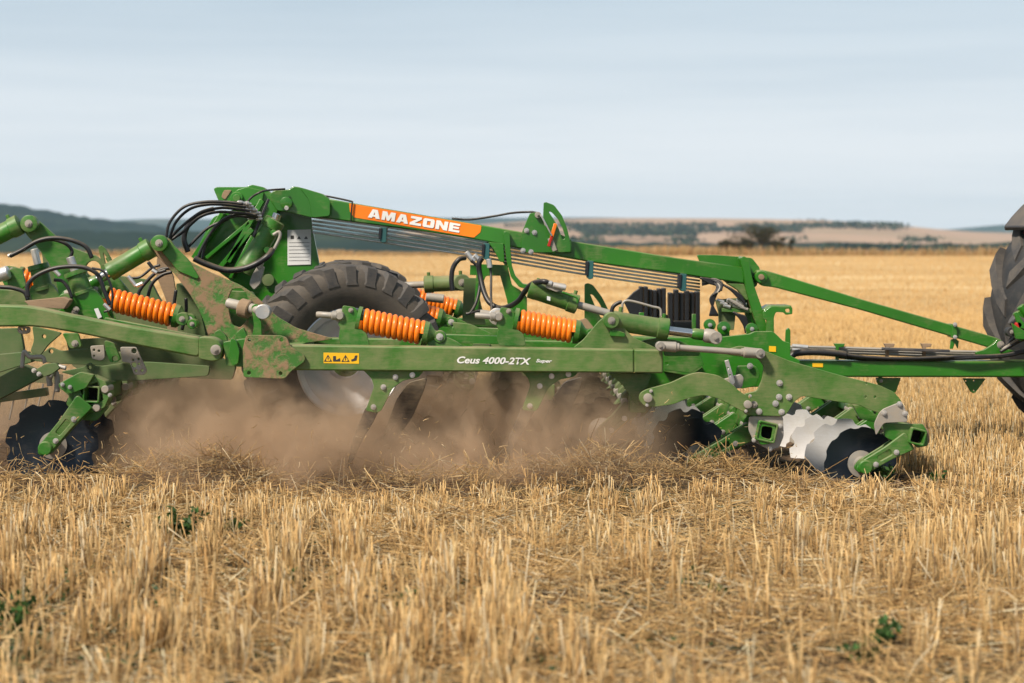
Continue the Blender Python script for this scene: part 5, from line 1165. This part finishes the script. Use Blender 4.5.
def dust():
    x0, x1, y0, y1, z0, z1 = -4.6, 1.95, -1.2, 4.6, .0, .98
    o = joined('dust_cloud', [obox(((x0+x1)/2, (y0+y1)/2, (z0+z1)/2), Vector(((x1-x0)/2, 0, 0)), Vector((0, (y1-y0)/2, 0)), Vector((0, 0, (z1-z0)/2)))], None)
    m = bpy.data.materials.new('soil_dust'); m.use_nodes = True; nt = m.node_tree; nt.nodes.clear(); ou = N(nt, 'ShaderNodeOutputMaterial')
    v = N(nt, 'ShaderNodeVolumePrincipled'); v.inputs['Color'].default_value = (.71, .52, .355, 1); v.inputs['Anisotropy'].default_value = .1
    tcn = N(nt, 'ShaderNodeTexCoord'); s = N(nt, 'ShaderNodeSeparateXYZ'); L(nt, tcn.outputs['Object'], s.inputs[0])
    n1 = noise(nt, 1.6, 5, .6, tcn.outputs['Object'], .9)
    def mul(a, b):
        q = N(nt, 'ShaderNodeMath'); q.operation = 'MULTIPLY'; L(nt, a, q.inputs[0]); L(nt, b, q.inputs[1]); return q.outputs[0]
    def rng_(src, a, b, c=0, d=1):
        q = N(nt, 'ShaderNodeMapRange'); q.interpolation_type = 'SMOOTHSTEP'
        q.inputs[1].default_value = a; q.inputs[2].default_value = b; q.inputs[3].default_value = c; q.inputs[4].default_value = d; L(nt, src, q.inputs[0]); return q.outputs[0]
    n2 = noise(nt, 5.5, 4, .6, tcn.outputs['Object'], 1.0)
    f = mul(rng_(n1.outputs[0], .43, .57), rng_(n2.outputs[0], .36, .6, .15, 1.25))
    zz = N(nt, 'ShaderNodeMath'); zz.operation = 'MULTIPLY_ADD'; zz.inputs[1].default_value = -1.5; L(nt, n1.outputs[0], zz.inputs[0]); L(nt, s.outputs[2], zz.inputs[2])
    f = mul(f, rng_(zz.outputs[0], -.68, -.12, 1, 0)); f = mul(f, rng_(s.outputs[2], .6, .92, 1, 0)); f = mul(f, rng_(s.outputs[0], .0, 1.15, 1, 0)); f = mul(f, rng_(s.outputs[0], -3.1, -2.2, .38, 1))
    xl = rng_(s.outputs[0], -2.75, -2.1, 1.3, 0); yq = N(nt, 'ShaderNodeMath'); yq.operation = 'SUBTRACT'; L(nt, s.outputs[1], yq.inputs[0]); L(nt, xl, yq.inputs[1])
    f = mul(f, rng_(yq.outputs[0], -1.15, -.25)); f = mul(f, rng_(s.outputs[1], 2.6, 4.4, 1, 0))
    k = N(nt, 'ShaderNodeMath'); k.operation = 'MULTIPLY'; k.inputs[1].default_value = DUST; L(nt, f, k.inputs[0]); L(nt, k.outputs[0], v.inputs['Density'])
    L(nt, v.outputs[0], ou.inputs['Volume']); o.data.materials.append(m); tag(o, 'tan dust billowing from the soil under the machine', 'dust', kind='stuff')
DUST = 5.2
dust()
